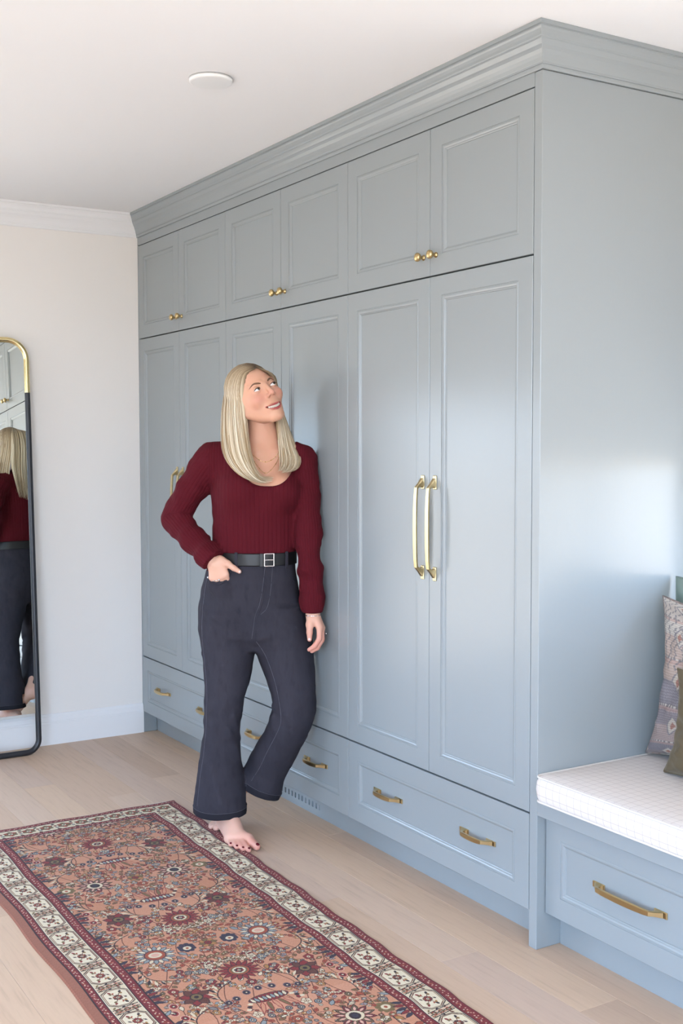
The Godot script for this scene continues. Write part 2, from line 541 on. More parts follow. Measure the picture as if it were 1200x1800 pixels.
func wardrobes() -> void:
	var unames := ["far", "middle", "near"]
	var ulabel := ["grey-blue built-in wardrobe unit in the corner next to the white wall", "grey-blue built-in wardrobe unit that the woman leans against", "grey-blue built-in wardrobe unit nearest the bench, its long pulls in full view"]
	var upf := front_frame(DW - 2 * GAP, UP1 - UP0)
	var upp := front_panel(DW - 2 * GAP, UP1 - UP0)
	var lof := front_frame(DW - 2 * GAP, LO1 - LO0)
	var lop := front_panel(DW - 2 * GAP, LO1 - LO0)
	var drf := front_frame(2 * DW - 2 * GAP, DR1 - DR0)
	var drp := front_panel(2 * DW - 2 * GAP, DR1 - DR0)
	var m := {}
	for k in {"uf": upf, "up": upp, "lf": lof, "lp": lop, "df": drf, "dp": drp}: m[k] = {"uf": upf, "up": upp, "lf": lof, "lp": lop, "df": drf, "dp": drp}[k].commit()
	var knob: ArrayMesh = knob_mesh().commit()
	var long_pull: ArrayMesh = pull_mesh(0.316, 0.0155).commit()
	var short_pull: ArrayMesh = pull_mesh(0.166, 0.0145).commit()
	for u in 3:
		var t := thing("wardrobe", ulabel[u], "wardrobe", Vector3(2 * DW * u, 0, 0), "built-in wardrobe units")
		var b := S()
		var w := 2 * DW
		bx(b, Vector3(0.0005, 0.1, -0.62), Vector3(0.018, 2.30, -0.0215))
		bx(b, Vector3(w - 0.018, 0.1, -0.62), Vector3(w - 0.0005, 2.30, -0.0215))
		bx(b, Vector3(0.018, 0.1, -0.62), Vector3(w - 0.018, 2.30, -0.61))
		for y in [0.1, 0.358, 1.853, 2.285]: bx(b, Vector3(0.018, y, -0.61), Vector3(w - 0.018, y + 0.018, -0.0215))
		obj("body", b, M.gap, t)
		for d in 2:
			for lower in [false, true]:
				var o := obj("door" if lower else "upper_door", m.lf if lower else m.uf, M.paint, t)
				o.position = Vector3(d * DW + GAP, LO0 if lower else UP0, 0)
				obj("panel", m.lp if lower else m.up, M.paint, o)
				var hx := (DW - 2 * GAP - 0.030) if d == 0 else 0.030
				var hnd := obj("handle" if lower else "knob", long_pull if lower else knob, M.brass if lower else M.brass_dark, o)
				if lower:
					hnd.position = Vector3(hx, 1.1135 - LO0, 0)
					hnd.rotation.z = PI / 2
				else:
					hnd.position = Vector3(hx, 1.922 - UP0, 0)
		var dr := obj("drawer", m.df, M.paint, t)
		dr.position = Vector3(GAP, DR0, 0)
		obj("panel", m.dp, M.paint, dr)
		for d in 2:
			var hnd := obj("handle", short_pull, M.brass_dark, dr)
			hnd.position = Vector3(DW * (d + 0.5) - GAP, 0.2345 - DR0, -0.0078)
	# face frame over the doors and the filler at the wall
	var fr := S()
	bx(fr, Vector3(-0.0108, 2.2965, -0.02), Vector3(6 * DW + 0.001, 2.40, -0.0001), 0.0008)
	var o := obj("frieze_board", fr, M.paint)
	tag(o, "flat grey-blue frieze board above the upper wardrobe doors, under the crown", "panel")
	o = obj("filler_strip", box(Vector3(-0.0108, 0.0, -0.068), Vector3(-0.0016, 2.296, 0.0), 0.0008), M.paint)
	tag(o, "narrow grey-blue filler strip between the wardrobes and the white wall", "panel")
	o = obj("end_panel", box(Vector3(6 * DW + 0.0016, 0.0, -0.638), Vector3(LX, 2.3325, 0.0), 0.0015), M.paint)
	tag(o, "tall plain grey-blue end panel closing the wardrobe side, standing beside the bench cushion", "panel")
	# plinth with a row of vent slots
	var tk := thing("toe_kick", "recessed grey-blue plinth under the wardrobe drawers with a row of small vent slots", "plinth", Vector3(0, 0, -0.07))
	var ts := S()
	var vx0 := 1.08
	var vx1 := 1.545
	bx(ts, Vector3(-0.001, 0.0, -0.018), Vector3(vx0, 0.099, 0.0))
	bx(ts, Vector3(vx1, 0.0, -0.018), Vector3(6 * DW + 0.001, 0.099, 0.0))
	bx(ts, Vector3(vx0, 0.0, -0.018), Vector3(vx1, 0.026, 0.0))
	bx(ts, Vector3(vx0, 0.046, -0.018), Vector3(vx1, 0.099, 0.0))
	obj("board", ts, M.paint, tk)
	var x := vx0
	var bars := S()
	while x < vx1 - 0.002:
		bx(bars, Vector3(x, 0.026, -0.018), Vector3(minf(x + 0.0145, vx1), 0.046, 0.0))
		x += 0.0262
	tag(obj("vent_bars", bars, M.paint, tk), "", "", "", "stuff")
	obj("vent_backing", box(Vector3(vx0, 0.02, -0.045), Vector3(vx1, 0.052, -0.04)), M.gap, tk)
	# crown that runs along the front and returns on the end panel
	var cr := sweep(CROWN, [Vector3(-0.0108, 0, 0), Vector3(LX, 0, 0), Vector3(LX, 0, -0.638)], false)
	o = obj("crown_moulding", cr, M.paint)
	tag(o, "grey-blue crown moulding on top of the wardrobes, turning the corner over the end panel", "moulding")

# ---------------------------------------------------------------- bench, cushions
const BX1 := 4.25

func bench() -> void:
	var t := thing("window_bench", "low grey-blue built-in bench with a panelled drawer beside the wardrobe end panel", "bench", Vector3(LX, 0, 0))
	var w := BX1 - LX
	var b := S()
	bx(b, Vector3(0.001, 0.369, -0.022), Vector3(w, 0.408, 0.0), 0.001)
	bx(b, Vector3(0.001, 0.386, -0.638), Vector3(w, 0.408, -0.022))
	bx(b, Vector3(w - 0.04, 0.0, -0.638), Vector3(w, 0.369, 0.0), 0.001)
	bx(b, Vector3(0.001, 0.08, -0.638), Vector3(w - 0.04, 0.095, -0.06))
	obj("body", b, M.paint, t)
	obj("plinth", box(Vector3(0.001, 0, -0.1), Vector3(w - 0.04, 0.08, -0.085)), M.paint, t)
	var dr := obj("drawer", front_frame(w - 0.048, 0.272), M.paint, t)
	dr.position = Vector3(0.0035, 0.098, -0.028)
	obj("panel", front_panel(w - 0.048, 0.272), M.paint, dr)
	for i in 2:
		var hnd := obj("handle", pull_mesh(0.252, 0.0165), M.brass_dark, dr)
		hnd.position = Vector3((0.301 if i == 0 else w - 0.048 - 0.301), 0.236 - 0.098, -0.0078)
	# boxed seat cushion with piped edges
	var c := thing("seat_cushion", "long white boxed seat cushion with a thin windowpane check on the bench", "cushion", Vector3(LX, 0.408, 0))
	var st := S()
	var lo := Vector3(0.004, 0.001, -0.63)
	var hi := Vector3(w - 0.005, 0.077, 0.012)
	var rows := []
	var r := 0.011
	# rings of a rounded box from bottom to top
	var secs := []
	for i in 5:
		var a := PI / 2 * i / 4
		secs.append([lo.y + r * (1 - sin(a)) , r * (1 - cos(a)) + 0.0])
	secs.reverse()
	var lv := [[0.0, 0.012], [0.002, 0.005], [0.007, 0.001], [0.016, -0.003], [0.038, -0.006], [0.058, -0.004], [0.066, 0.0], [0.071, 0.003], [0.0735, 0.009], [0.0745, 0.02], [0.0765, 0.06], [0.078, 0.16], [0.0785, 0.29]]
	for l in lv:
		var line := PackedVector3Array()
		var ins: float = l[1]
		var cr := 0.022
		for q in 4:
			var ccx := (hi.x - cr) if q == 0 or q == 3 else (lo.x + cr)
			var ccz := (hi.z - cr) if q < 2 else (lo.z + cr)
			for k in 6:
				var a := PI / 2 * (q + k / 5.0)
				var rr := maxf(cr - ins, 0.0)
				var dx := minf(ins, (hi.x - lo.x) * 0.5 - cr)
				var over := maxf(ins - cr, 0.0)
				line.append(Vector3(ccx + cos(a) * rr - signf(ccx - (lo.x + hi.x) * 0.5) * over, l[0] + 0.001, ccz + sin(a) * rr - signf(ccz - (lo.z + hi.z) * 0.5) * over))
		rows.append(line)
	grid_uv(st, rows)
	cap(st, rows[-1], true)
	cap(st, rows[0], false)
	obj("cover", st, M.check, c)
	for yy in [0.0715, 0.006]:
		var loop := PackedVector3Array()
		var cr := 0.022
		for q in 4:
			var ccx := (hi.x - cr) if q == 0 or q == 3 else (lo.x + cr)
			var ccz := (hi.z - cr) if q < 2 else (lo.z + cr)
			for k in 6:
				var a := PI / 2 * (q + k / 5.0)
				loop.append(Vector3(ccx + cos(a) * (cr + 0.0005), yy, ccz + sin(a) * (cr + 0.0005)))
		loop.append(loop[0])
		var ps := S()
		tube(ps, loop, 0.0032, 6, false)
		obj("piping", ps, M.linen, c)

# like grid(), wrapped, with uv from the dominant plane in metres
func grid_uv(st: SurfaceTool, rows: Array, flip := true) -> void:
	var ni := rows.size()
	var nj: int = rows[0].size()
	for i in ni - 1:
		for j in nj:
			var k := (j + 1) % nj
			var P := [rows[i][j], rows[i][k], rows[i + 1][k], rows[i + 1][j]]
			var fn: Vector3 = (P[2] - P[0]).cross(P[3] - P[1]).normalized()
			if flip: fn = -fn
			var idx := [[i, j], [i, k], [i + 1, k], [i + 1, j]]
			for o: int in ([0, 1, 2, 0, 2, 3] if flip else [0, 2, 1, 0, 3, 2]):
				var ii: int = idx[o][0]
				var jj: int = idx[o][1]
				var a: Vector3 = rows[mini(ii + 1, ni - 1)][jj] - rows[maxi(ii - 1, 0)][jj]
				var b: Vector3 = rows[ii][(jj + 1) % nj] - rows[ii][(jj - 1 + nj) % nj]
				var n := b.cross(a).normalized()
				if n.dot(fn) < 0: n = -n
				vert(st, P[o], n, uvof(P[o], fn))

# ---------------------------------------------------------------- mirror
func mirror() -> void:
	var t := thing("floor_mirror", "tall leaning floor mirror with rounded corners, slim black frame and brass top", "mirror", Vector3(0.128, 0.0, 0.838))
	t.rotation.z = 0.058
	var H := 1.845
	var hw := 0.308
	var r := 0.0125
	var rt := 0.085
	var rb := 0.055
	# outline in the mirror's own plane: y up, z across
	var pts := []
	var arc := func(cy: float, cz: float, rad: float, a0: float, a1: float, n: int) -> Array:
		var out := []
		for i in n + 1:
			var a := lerpf(a0, a1, float(i) / n)
			out.append(Vector3(0, cy + sin(a) * rad, cz + cos(a) * rad))
		return out
	var y0 := r
	var y1 := H - r
	var zz := hw - r
	var split := 1.602
	var black := [Vector3(0, split, zz), Vector3(0, 1.1, zz), Vector3(0, 0.6, zz)]
	black.append_array(arc.call(y0 + rb, zz - rb, rb, 0.0, -PI / 2, 8))
	black.append_array(arc.call(y0 + rb, -zz + rb, rb, -PI / 2, -PI, 8))
	black.append_array([Vector3(0, 0.6, -zz), Vector3(0, 1.1, -zz), Vector3(0, split, -zz)])
	var goldp := [Vector3(0, split, zz)]
	goldp.append_array(arc.call(y1 - rt, zz - rt, rt, 0.0, PI / 2, 12))
	goldp.append_array(arc.call(y1 - rt, -zz + rt, rt, PI / 2, PI, 12))
	goldp.append(Vector3(0, split, -zz))
	var sb := S()
	tube(sb, black, r, 16)
	obj("black_frame", sb, M.black, t)
	var sg := S()
	tube(sg, goldp, r, 16)
	tag(obj("brass_frame", sg, M.gold, t), "polished brass top bend of the frame")
	# glass plate inside the frame, open below its lower edge
	var ring := PackedVector3Array()
	var gz := zz - 0.004
	ring.append(Vector3(0, 0.182, gz))
	for p in arc.call(y1 - rt, zz - rt, rt - 0.004, 0.0, PI / 2, 10): ring.append(p)
	for p in arc.call(y1 - rt, -zz + rt, rt - 0.004, PI / 2, PI, 10): ring.append(p)
	ring.append(Vector3(0, 0.182, -gz))
	var g := S()
	var fr := PackedVector3Array()
	var bk := PackedVector3Array()
	for p in ring:
		fr.append(p + Vector3(0.002, 0, 0))
		bk.append(p - Vector3(0.004, 0, 0))
	cap(g, fr, false)
	cap(g, bk, true)
	for j in ring.size():
		var k := (j + 1) % ring.size()
		q4(g, fr[j], bk[j], bk[k], fr[k])
	obj("glass", g, M.mirror, t)

func ceiling_fitting() -> void:
	var st := S()
	lathe_z(st, [[0.0, 0.0], [0.064, 0.0], [0.064, 0.008], [0.062, 0.0115], [0.057, 0.013], [0.03, 0.0135], [0.0, 0.0135]], 40)
	var o := obj("ceiling_disc", st, M.white)
	o.position = Vector3(2.005, CEIL, 0.56)
	o.rotation.x = PI / 2
	tag(o, "small round white flush disc fixed to the ceiling", "ceiling fitting")

# ---------------------------------------------------------------- rug: the woven pattern is painted on a texture, in metres
const RUG_X0 := 1.088
const RUG_L := 2.70
const RUG_W := 0.808
const TW := 2048
const TH := 616
var canvas := PackedByteArray()
var PPM := TW / RUG_L

func rc(r: int, g: int, b: int) -> PackedByteArray:
	return PackedByteArray([r, g, b])

# filled polygon, points in metres (x along the rug, y across it from the wardrobe side)
func fill(pts, c: PackedByteArray) -> void:
	var n: int = pts.size()
	var y0 := 1e9
	var y1 := -1e9
	var q := PackedVector2Array()
	for p in pts:
		var w: Vector2 = p * PPM
		q.append(w)
		y0 = minf(y0, w.y)
		y1 = maxf(y1, w.y)
	for y in range(maxi(int(ceil(y0 - 0.5)), 0), mini(int(floor(y1 - 0.5)) + 1, TH)):
		var yc := y + 0.5
		var xs := []
		for i in n:
			var a := q[i]
			var b := q[(i + 1) % n]
			if (a.y <= yc) != (b.y <= yc): xs.append(a.x + (yc - a.y) / (b.y - a.y) * (b.x - a.x))
		xs.sort()
		for k in range(0, xs.size() - 1, 2):
			for x in range(maxi(int(ceil(xs[k] - 0.5)), 0), mini(int(floor(xs[k + 1] - 0.5)) + 1, TW)):
				var o := (y * TW + x) * 3
				canvas[o] = c[0]
				canvas[o + 1] = c[1]
				canvas[o + 2] = c[2]

func rect(x0: float, y0: float, x1: float, y1: float, c: PackedByteArray) -> void:
	fill([Vector2(x0, y0), Vector2(x1, y0), Vector2(x1, y1), Vector2(x0, y1)], c)

func disc(p: Vector2, rx: float, ry: float, c: PackedByteArray, turn := 0.0, n := 14) -> void:
	var pts := PackedVector2Array()
	for i in n:
		var a := TAU * i / n
		pts.append(p + Vector2(cos(a) * rx, sin(a) * ry).rotated(turn))
	fill(pts, c)

func stroke(pts, w: float, c: PackedByteArray) -> void:
	for i in pts.size() - 1:
		var d: Vector2 = (pts[i + 1] - pts[i]).normalized().orthogonal() * w * 0.5
		fill([pts[i] - d, pts[i + 1] - d, pts[i + 1] + d, pts[i] + d], c)

# pointed petal or leaf from a along v
func petal(a: Vector2, v: Vector2, w: float, c: PackedByteArray, out = null) -> void:
	if out != null: petal(a - v * 0.08, v * 1.2, w + 0.0036, out)
	var o := v.orthogonal().normalized() * w * 0.5
	fill([a, a + v * 0.3 + o, a + v * 0.65 + o * 0.85, a + v, a + v * 0.65 - o * 0.85, a + v * 0.3 - o], c)

var RC := {}

func flower(p: Vector2, r: float, n: int, c1: PackedByteArray, c2: PackedByteArray, out: PackedByteArray, cen: PackedByteArray, squash := 1.0, turn := 0.0) -> void:
	for i in n:
		var a := TAU * i / n + turn
		var v := Vector2(cos(a), sin(a) * squash) * r
		petal(p + v * 0.25, v * 0.75, r * 4.2 / n, c1 if i % 2 == 0 else c2, out)
	disc(p, r * 0.42, r * 0.42 * squash, out)
	disc(p, r * 0.34, r * 0.34 * squash, cen)
	disc(p, r * 0.15, r * 0.15 * squash, out)

func rosette_red(p: Vector2) -> void:
	for i in 16:
		var a := TAU * i / 16.0
		var v := Vector2(cos(a), sin(a)) * 0.054
		petal(p + v * 0.42, v * 0.62, 0.0125, RC.red, RC.dark)
	disc(p, 0.030, 0.030, RC.dark, 0, 20)
	disc(p, 0.0275, 0.0275, RC.rust, 0, 20)
	disc(p, 0.022, 0.022, RC.olive, 0, 20)
	disc(p, 0.018, 0.018, RC.cream, 0, 20)
	flower(p, 0.013, 6, RC.dark, RC.red, RC.dark, RC.cream)

func rosette_blue(p: Vector2) -> void:
	for i in 20:
		var a := TAU * i / 20.0
		var v := Vector2(cos(a), sin(a)) * 0.054
		petal(p + v * 0.55, v * 0.47, 0.0112, RC.cream if i % 2 == 0 else RC.blue, RC.navy)
	disc(p, 0.031, 0.031, RC.navy, 0, 20)
	disc(p, 0.028, 0.028, RC.rust, 0, 20)
	disc(p, 0.017, 0.019, RC.cream, 0, 16)
	disc(p, 0.010, 0.012, RC.pink, 0, 12)

func rosette_dark(p: Vector2) -> void:
	for i in 12:
		var a := TAU * i / 12.0
		var v := Vector2(cos(a), sin(a)) * 0.054
		petal(p + v * 0.3, v * 0.7, 0.0165, RC.red if i % 2 == 0 else RC.olive, RC.dark)
		petal(p + v * 0.45, v * 0.4, 0.008, RC.pink, RC.dark)
	disc(p, 0.024, 0.024, RC.cream, 0, 14)
	disc(p, 0.017, 0.015, RC.dark, 0, 14)
	disc(p, 0.010, 0.008, RC.navy, 0, 10)

func eye_flower(p: Vector2, r: float, ring: PackedByteArray) -> void:
	for i in 8:
		var a := TAU * (i + 0.5) / 8.0
		disc(p + Vector2(cos(a), sin(a)) * r * 0.78, r * 0.34, r * 0.34, ring, 0, 8)
	disc(p, r * 0.8, r * 0.8, ring, 0, 14)
	disc(p, r * 0.52, r * 0.52, RC.cream, 0, 12)
	disc(p, r * 0.24, r * 0.20, RC.rust, 0, 8)

func diamond(p: Vector2, r: float, c: PackedByteArray, out: PackedByteArray, core: PackedByteArray) -> void:
	r *= 0.82
	var d := func(k: float, col: PackedByteArray): fill([p + Vector2(-r * k, 0), p + Vector2(0, -r * k * 0.8), p + Vector2(r * k, 0), p + Vector2(0, r * k * 0.8)], col)
	disc(p, r * 1.15, r * 0.95, out, 0, 10)
	disc(p, r * 0.95, r * 0.75, c, 0, 10)
	d.call(0.6, RC.dark)
	d.call(0.32, core)

func palmette(p: Vector2, s: float) -> void:
	# fan on a row of stalks, with a crown of diamonds
	for i in 5: diamond(p + Vector2(s * (0.030 + 0.026 * absf(cos((i - 2) * 0.75))), (i - 2) * 0.036), 0.015, RC.navy, RC.bluepink, RC.cream)
	for k: int in [-1, 1]: diamond(p + Vector2(s * 0.022, k * 0.098), 0.014, RC.navy, RC.bluepink, RC.cream)
	disc(p, 0.021, 0.056, RC.dark, 0, 20)
	disc(p, 0.018, 0.053, RC.red, 0, 20)
	for i in 9: petal(p + Vector2(0, (i - 4) * 0.0105) - Vector2(s * 0.012, 0), Vector2(s * 0.024, (i - 4) * 0.001), 0.009, RC.cream if i % 2 == 0 else RC.blue, RC.dark)
	for i in 5:
		var b := p + Vector2(-s * 0.016, (i - 2) * 0.014)
		petal(b, Vector2(-s * 0.055, (i - 2) * 0.012), 0.010, RC.field if i % 2 == 0 else RC.olive, RC.red)
	for k: int in [-1, 1]:
		for i in 3: disc(p + Vector2(-s * (0.012 + 0.012 * i), k * (0.058 + 0.008 * i)), 0.006, 0.007, RC.cream if i % 2 == 0 else RC.dark, 0, 8)

# long curled leaf with dark teeth
func saz(p: Vector2, turn: float, s: float, flipy: float) -> void:
	var base := []
	for i in 9:
		var t := i / 8.0
		base.append(p + (Vector2(t * 0.125 - 0.06, flipy * (0.030 * sin(t * PI) - 0.01)) * s).rotated(turn))
	stroke(base, 0.0032, RC.dark)
	for i in range(1, 8):
		var d: Vector2 = (base[i] - base[i - 1]).normalized()
		var o := d.orthogonal() * -flipy
		var l := 0.030 * s * sin(i / 8.0 * PI)
		petal(base[i], (o * 0.85 + d * 0.8) * l, 0.0085 * s, RC.dark if i % 2 == 0 else RC.cream)
		petal(base[i], (o * 0.5 + d * 1.0) * l * 0.7, 0.004 * s, RC.cream if i % 2 == 0 else RC.olive)

func sprig(p: Vector2, turn: float, rng: RandomNumberGenerator) -> void:
	var pts := []
	for i in 6: pts.append(p + Vector2(i * 0.018 - 0.045, 0.014 * sin(i * 1.1)).rotated(turn))
	stroke(pts, 0.0024, RC.brown)
	for i in range(0, 6):
		for k: int in [-1, 1]:
			var d: Vector2 = ((pts[mini(i + 1, 5)] - pts[maxi(i - 1, 0)]) as Vector2).normalized()
			var v := (d * 0.5 + d.orthogonal() * k).normalized() * rng.randf_range(0.016, 0.022)
			var pick := rng.randi() % 6
			petal(pts[i] + v * 0.25, v, 0.011, [RC.olive, RC.rust, RC.gold, RC.blue, RC.grey, RC.olive][pick], RC.brown)
			disc(pts[i] + v * 0.75, 0.0028, 0.0022, RC.cream if pick % 2 == 0 else RC.red, 0, 6)

func floret(p: Vector2, rng: RandomNumberGenerator, r: float) -> void:
	var pal := [RC.olive, RC.red, RC.blue, RC.gold, RC.grey, RC.rust, RC.cream]
	var a: PackedByteArray = pal[rng.randi() % 7]
	var b: PackedByteArray = pal[rng.randi() % 7]
	match rng.randi() % 5:
		0: diamond(p, r * 0.9, a, RC.dark, RC.cream)
		1: petal(p - Vector2(r, 0).rotated(rng.randf() * 6), Vector2(r * 2.0, 0).rotated(rng.randf() * 6), r * 0.9, a, RC.dark)
		_: flower(p, r * 1.15, 5 + rng.randi() % 2, a, b, RC.brown if rng.randf() < 0.6 else RC.dark, RC.cream, 0.85, rng.randf())

func guard_band(x0: float, x1: float, y0: float, y1: float, along_x: bool) -> void:
	rect(x0, y0, x1, y1, RC.guard)
	var l := (x1 - x0) if along_x else (y1 - y0)
	var c := ((y0 + y1) if along_x else (x0 + x1)) * 0.5
	var w := (y1 - y0) if along_x else (x1 - x0)
	var n := int(l / 0.0205)
	for i in n:
		var s := ((x0 if along_x else y0) + (i + 0.5) * l / n)
		for k in 3:
			var d := Vector2((k - 1) * 0.0046, sin(k * 2.1 + i * 1.7) * w * 0.18)
			var p := Vector2(s + d.x, c + d.y) if along_x else Vector2(c + d.y, s + d.x)
			disc(p, 0.0026, 0.0026, RC.pink if (i + k) % 3 else RC.cream, 0, 6)
		var e := Vector2(s + 0.0103, c) if along_x else Vector2(c, s + 0.0103)
		disc(e, 0.0022, w * 0.26 if along_x else 0.0022, RC.red if i % 2 else RC.rust, 0, 6)
	for e: float in [0.0, 1.0]:
		if along_x: rect(x0, lerpf(y0, y1, e) - 0.0016, x1, lerpf(y0, y1, e) + 0.0016, RC.dark)
		else: rect(lerpf(x0, x1, e) - 0.0016, y0, lerpf(x0, x1, e) + 0.0016, y1, RC.dark)

func medallion(p: Vector2, h: float, k: int) -> void:
	# octagonal cartouche with a flower, set on slanting bars
	for s: float in [-1.0, 1.0]:
		var b := p + Vector2(s * 0.0675, 0)
		for e: float in [-1.0, 1.0]:
			for j in 3:
				petal(b + Vector2(e * 0.021, (j - 1) * h * 0.30), Vector2(-e * 0.012, h * 0.10), 0.006, [RC.brown, RC.dark, RC.olive][j])
		for j in 5:
			var o := (j - 2) * 0.0062
			stroke([b + Vector2(o - 0.007, -h * 0.46), b + Vector2(o + 0.007, h * 0.46)], 0.0030, [RC.dark, RC.pink, RC.dark, RC.rust, RC.dark][j])
		for j in 3: flower(b + Vector2(0, (j - 1) * h * 0.27), 0.0085, 4, RC.rust, RC.olive, RC.dark, RC.cream)
	var oct := func(w: float, hh: float, c: PackedByteArray):
		fill([p + Vector2(-w, -hh * 0.45), p + Vector2(-w * 0.62, -hh), p + Vector2(w * 0.62, -hh), p + Vector2(w, -hh * 0.45), p + Vector2(w, hh * 0.45), p + Vector2(w * 0.62, hh), p + Vector2(-w * 0.62, hh), p + Vector2(-w, hh * 0.45)], c)
	oct.call(0.049, h * 0.465, RC.dark)
	oct.call(0.0465, h * 0.43, RC.cream)
	oct.call(0.0445, h * 0.405, RC.brown)
	oct.call(0.042, h * 0.378, RC.ivory)
	for s: float in [-1.0, 1.0]:
		petal(p + Vector2(s * 0.036, -0.016), Vector2(-s * 0.016, 0.006), 0.007, RC.dark)
		petal(p + Vector2(s * 0.036, 0.016), Vector2(-s * 0.016, -0.006), 0.007, RC.red)
		disc(p + Vector2(s * 0.022, 0.013), 0.005, 0.0035, RC.olive, 0, 8)
		disc(p + Vector2(s * 0.020, -0.014), 0.005, 0.0035, RC.gold, 0, 8)
	for j in 6:
		var a := TAU * (j + 0.5) / 6.0
		petal(p + Vector2(cos(a) * 0.022, sin(a) * 0.016), Vector2(cos(a + 0.9) * 0.010, sin(a + 0.9) * 0.010), 0.0055, [RC.olive, RC.dark, RC.rust][j % 3])
		stroke([p, p + Vector2(cos(a) * 0.024, sin(a) * 0.018)], 0.0018, RC.brown)
	flower(p, 0.014, 6, RC.rust, RC.red if k % 2 else RC.brown, RC.dark, RC.cream, 0.9)

func rug_texture() -> ImageTexture:
	RC = {"field": rc(190, 133, 103), "red": rc(126, 42, 40), "rust": rc(150, 72, 48), "dark": rc(50, 33, 34), "navy": rc(54, 46, 58), "blue": rc(132, 138, 138), "bluepink": rc(150, 112, 104), "cream": rc(206, 190, 160), "ivory": rc(218, 205, 178), "olive": rc(112, 92, 58), "gold": rc(164, 116, 66), "brown": rc(92, 52, 40), "pink": rc(206, 158, 138), "grey": rc(120, 112, 108), "guard": rc(112, 36, 38), "sel": rc(150, 96, 76)}
	canvas.resize(TW * TH * 3)
	rect(0, 0, RUG_L, RUG_W + 0.02, RC.field)
	var f0 := 0.140      # field from here ...
	var f1 := 0.660      # ... to here across the rug
	var mid := 0.403
	var rng := RandomNumberGenerator.new()
	rng.seed = 12
	# abrash: broad bands of slightly other shades of the ground
	for i in 26:
		var x := rng.randf_range(0, RUG_L)
		var k := rng.randf_range(-1.0, 1.0)
		rect(x, f0, x + rng.randf_range(0.02, 0.10), f1, rc(190 + int(k * 7), 133 + int(k * 8), 103 + int(k * 9)))
	# centres along the axis and to the sides; mirrored about the middle of the rug at x = 1.236
	var big := []
	var placed := []
	for m in [0, 1]:
		var X := func(x: float) -> float: return (x - RUG_X0) if m == 0 else (2.0 * 1.236 - (x - RUG_X0))
		var s := 1.0 if m == 0 else -1.0
		for e in [["R", 1.406, 0.0], ["P-", 1.591, 0.0], ["P+", 1.959, 0.0], ["R", 2.129, 0.0], ["D", 1.767, 0.13], ["E", 1.765, 0.218], ["D", 1.20, 0.10], ["S", 2.05, 0.155], ["B", 2.324, 0.156], ["E2", 2.320, 0.064], ["S", 1.50, 0.17], ["L", 1.66, 0.19], ["L2", 1.93, 0.19], ["L", 2.21, 0.205], ["L2", 1.34, 0.19], ["O", 1.767, 0.0], ["O", 2.324, 0.0], ["Q", 2.0, 0.235], ["Q", 1.44, 0.235], ["L", 1.52, 0.10], ["L2", 2.03, 0.085]]:
			for side: float in ([-1.0, 1.0] if e[2] > 0 else [1.0]):
				if e[1] == 2.324 and m == 1: continue
				big.append([e[0], Vector2(X.call(e[1]), mid + side * e[2]), s, side])
	for b in big: placed.append([b[1], {"R": 0.055, "P-": 0.066, "P+": 0.066, "D": 0.054, "B": 0.055, "S": 0.042, "E": 0.030, "E2": 0.030, "L": 0.036, "L2": 0.036, "O": 0.030, "Q": 0.028}[b[0]]])
	# winding stems first, then sprigs and florets in the gaps, the large flowers last
	for row in 5:
		for side: float in [-1.0, 1.0]:
			var pts := []
			for i in 130: pts.append(Vector2(i * 0.021, mid + side * (0.025 + row * 0.052 + 0.022 * sin(i * 0.42 + row * 1.3))))
			stroke(pts, 0.0022, RC.brown)
	var ok := func(p: Vector2, r: float) -> bool:
		for q in placed:
			if p.distance_to(q[0]) < r + q[1]: return false
		return true
	for t in 9000:
		var p := Vector2(rng.randf_range(0.03, 1.236), rng.randf_range(mid, f1 - 0.012))
		var is_sprig := t < 420
		var r := 0.036 if is_sprig else lerpf(0.0150, 0.0068, clampf((t - 420) / 6500.0, 0.0, 1.0))
		if not ok.call(p, r * 0.80): continue
		placed.append([p, r * 0.80])
		var turn := rng.randf() * TAU
		var seed_ := rng.randi()
		for mx in 2:
			for my in 2:
				var w := Vector2(p.x if mx == 0 else 2.472 - p.x, p.y if my == 0 else 2 * mid - p.y)
				if w.x > RUG_L: continue
				var r2 := RandomNumberGenerator.new()
				r2.seed = seed_
				if is_sprig: sprig(w, turn if (mx == 0) == (my == 0) else -turn + (PI if mx == 1 else 0.0), r2)
				else: floret(w, r2, r)
	for b in big:
		match b[0]:
			"R": rosette_red(b[1])
			"P-": palmette(b[1], -b[2])
			"P+": palmette(b[1], b[2])
			"D": rosette_dark(b[1])
			"B": rosette_blue(b[1])
			"S": flower(b[1], 0.046, 8, RC.red, RC.brown, RC.dark, RC.olive, 0.9, 0.39)
			"E": eye_flower(b[1], 0.025, RC.olive)
			"E2": eye_flower(b[1], 0.023, RC.navy)
			"L": saz(b[1], 0.5 * b[2] * b[3], 1.0, b[3])
			"L2": saz(b[1], PI - 0.5 * b[2] * b[3], 1.0, -b[3])
			"O": flower(b[1], 0.03, 8, RC.olive, RC.gold, RC.brown, RC.red, 0.9)
			"Q":
				for k in 3: diamond(b[1] + Vector2((k - 1) * 0.034, -b[3] * absf(k - 1) * 0.012), 0.016, RC.red, RC.pink, RC.cream)
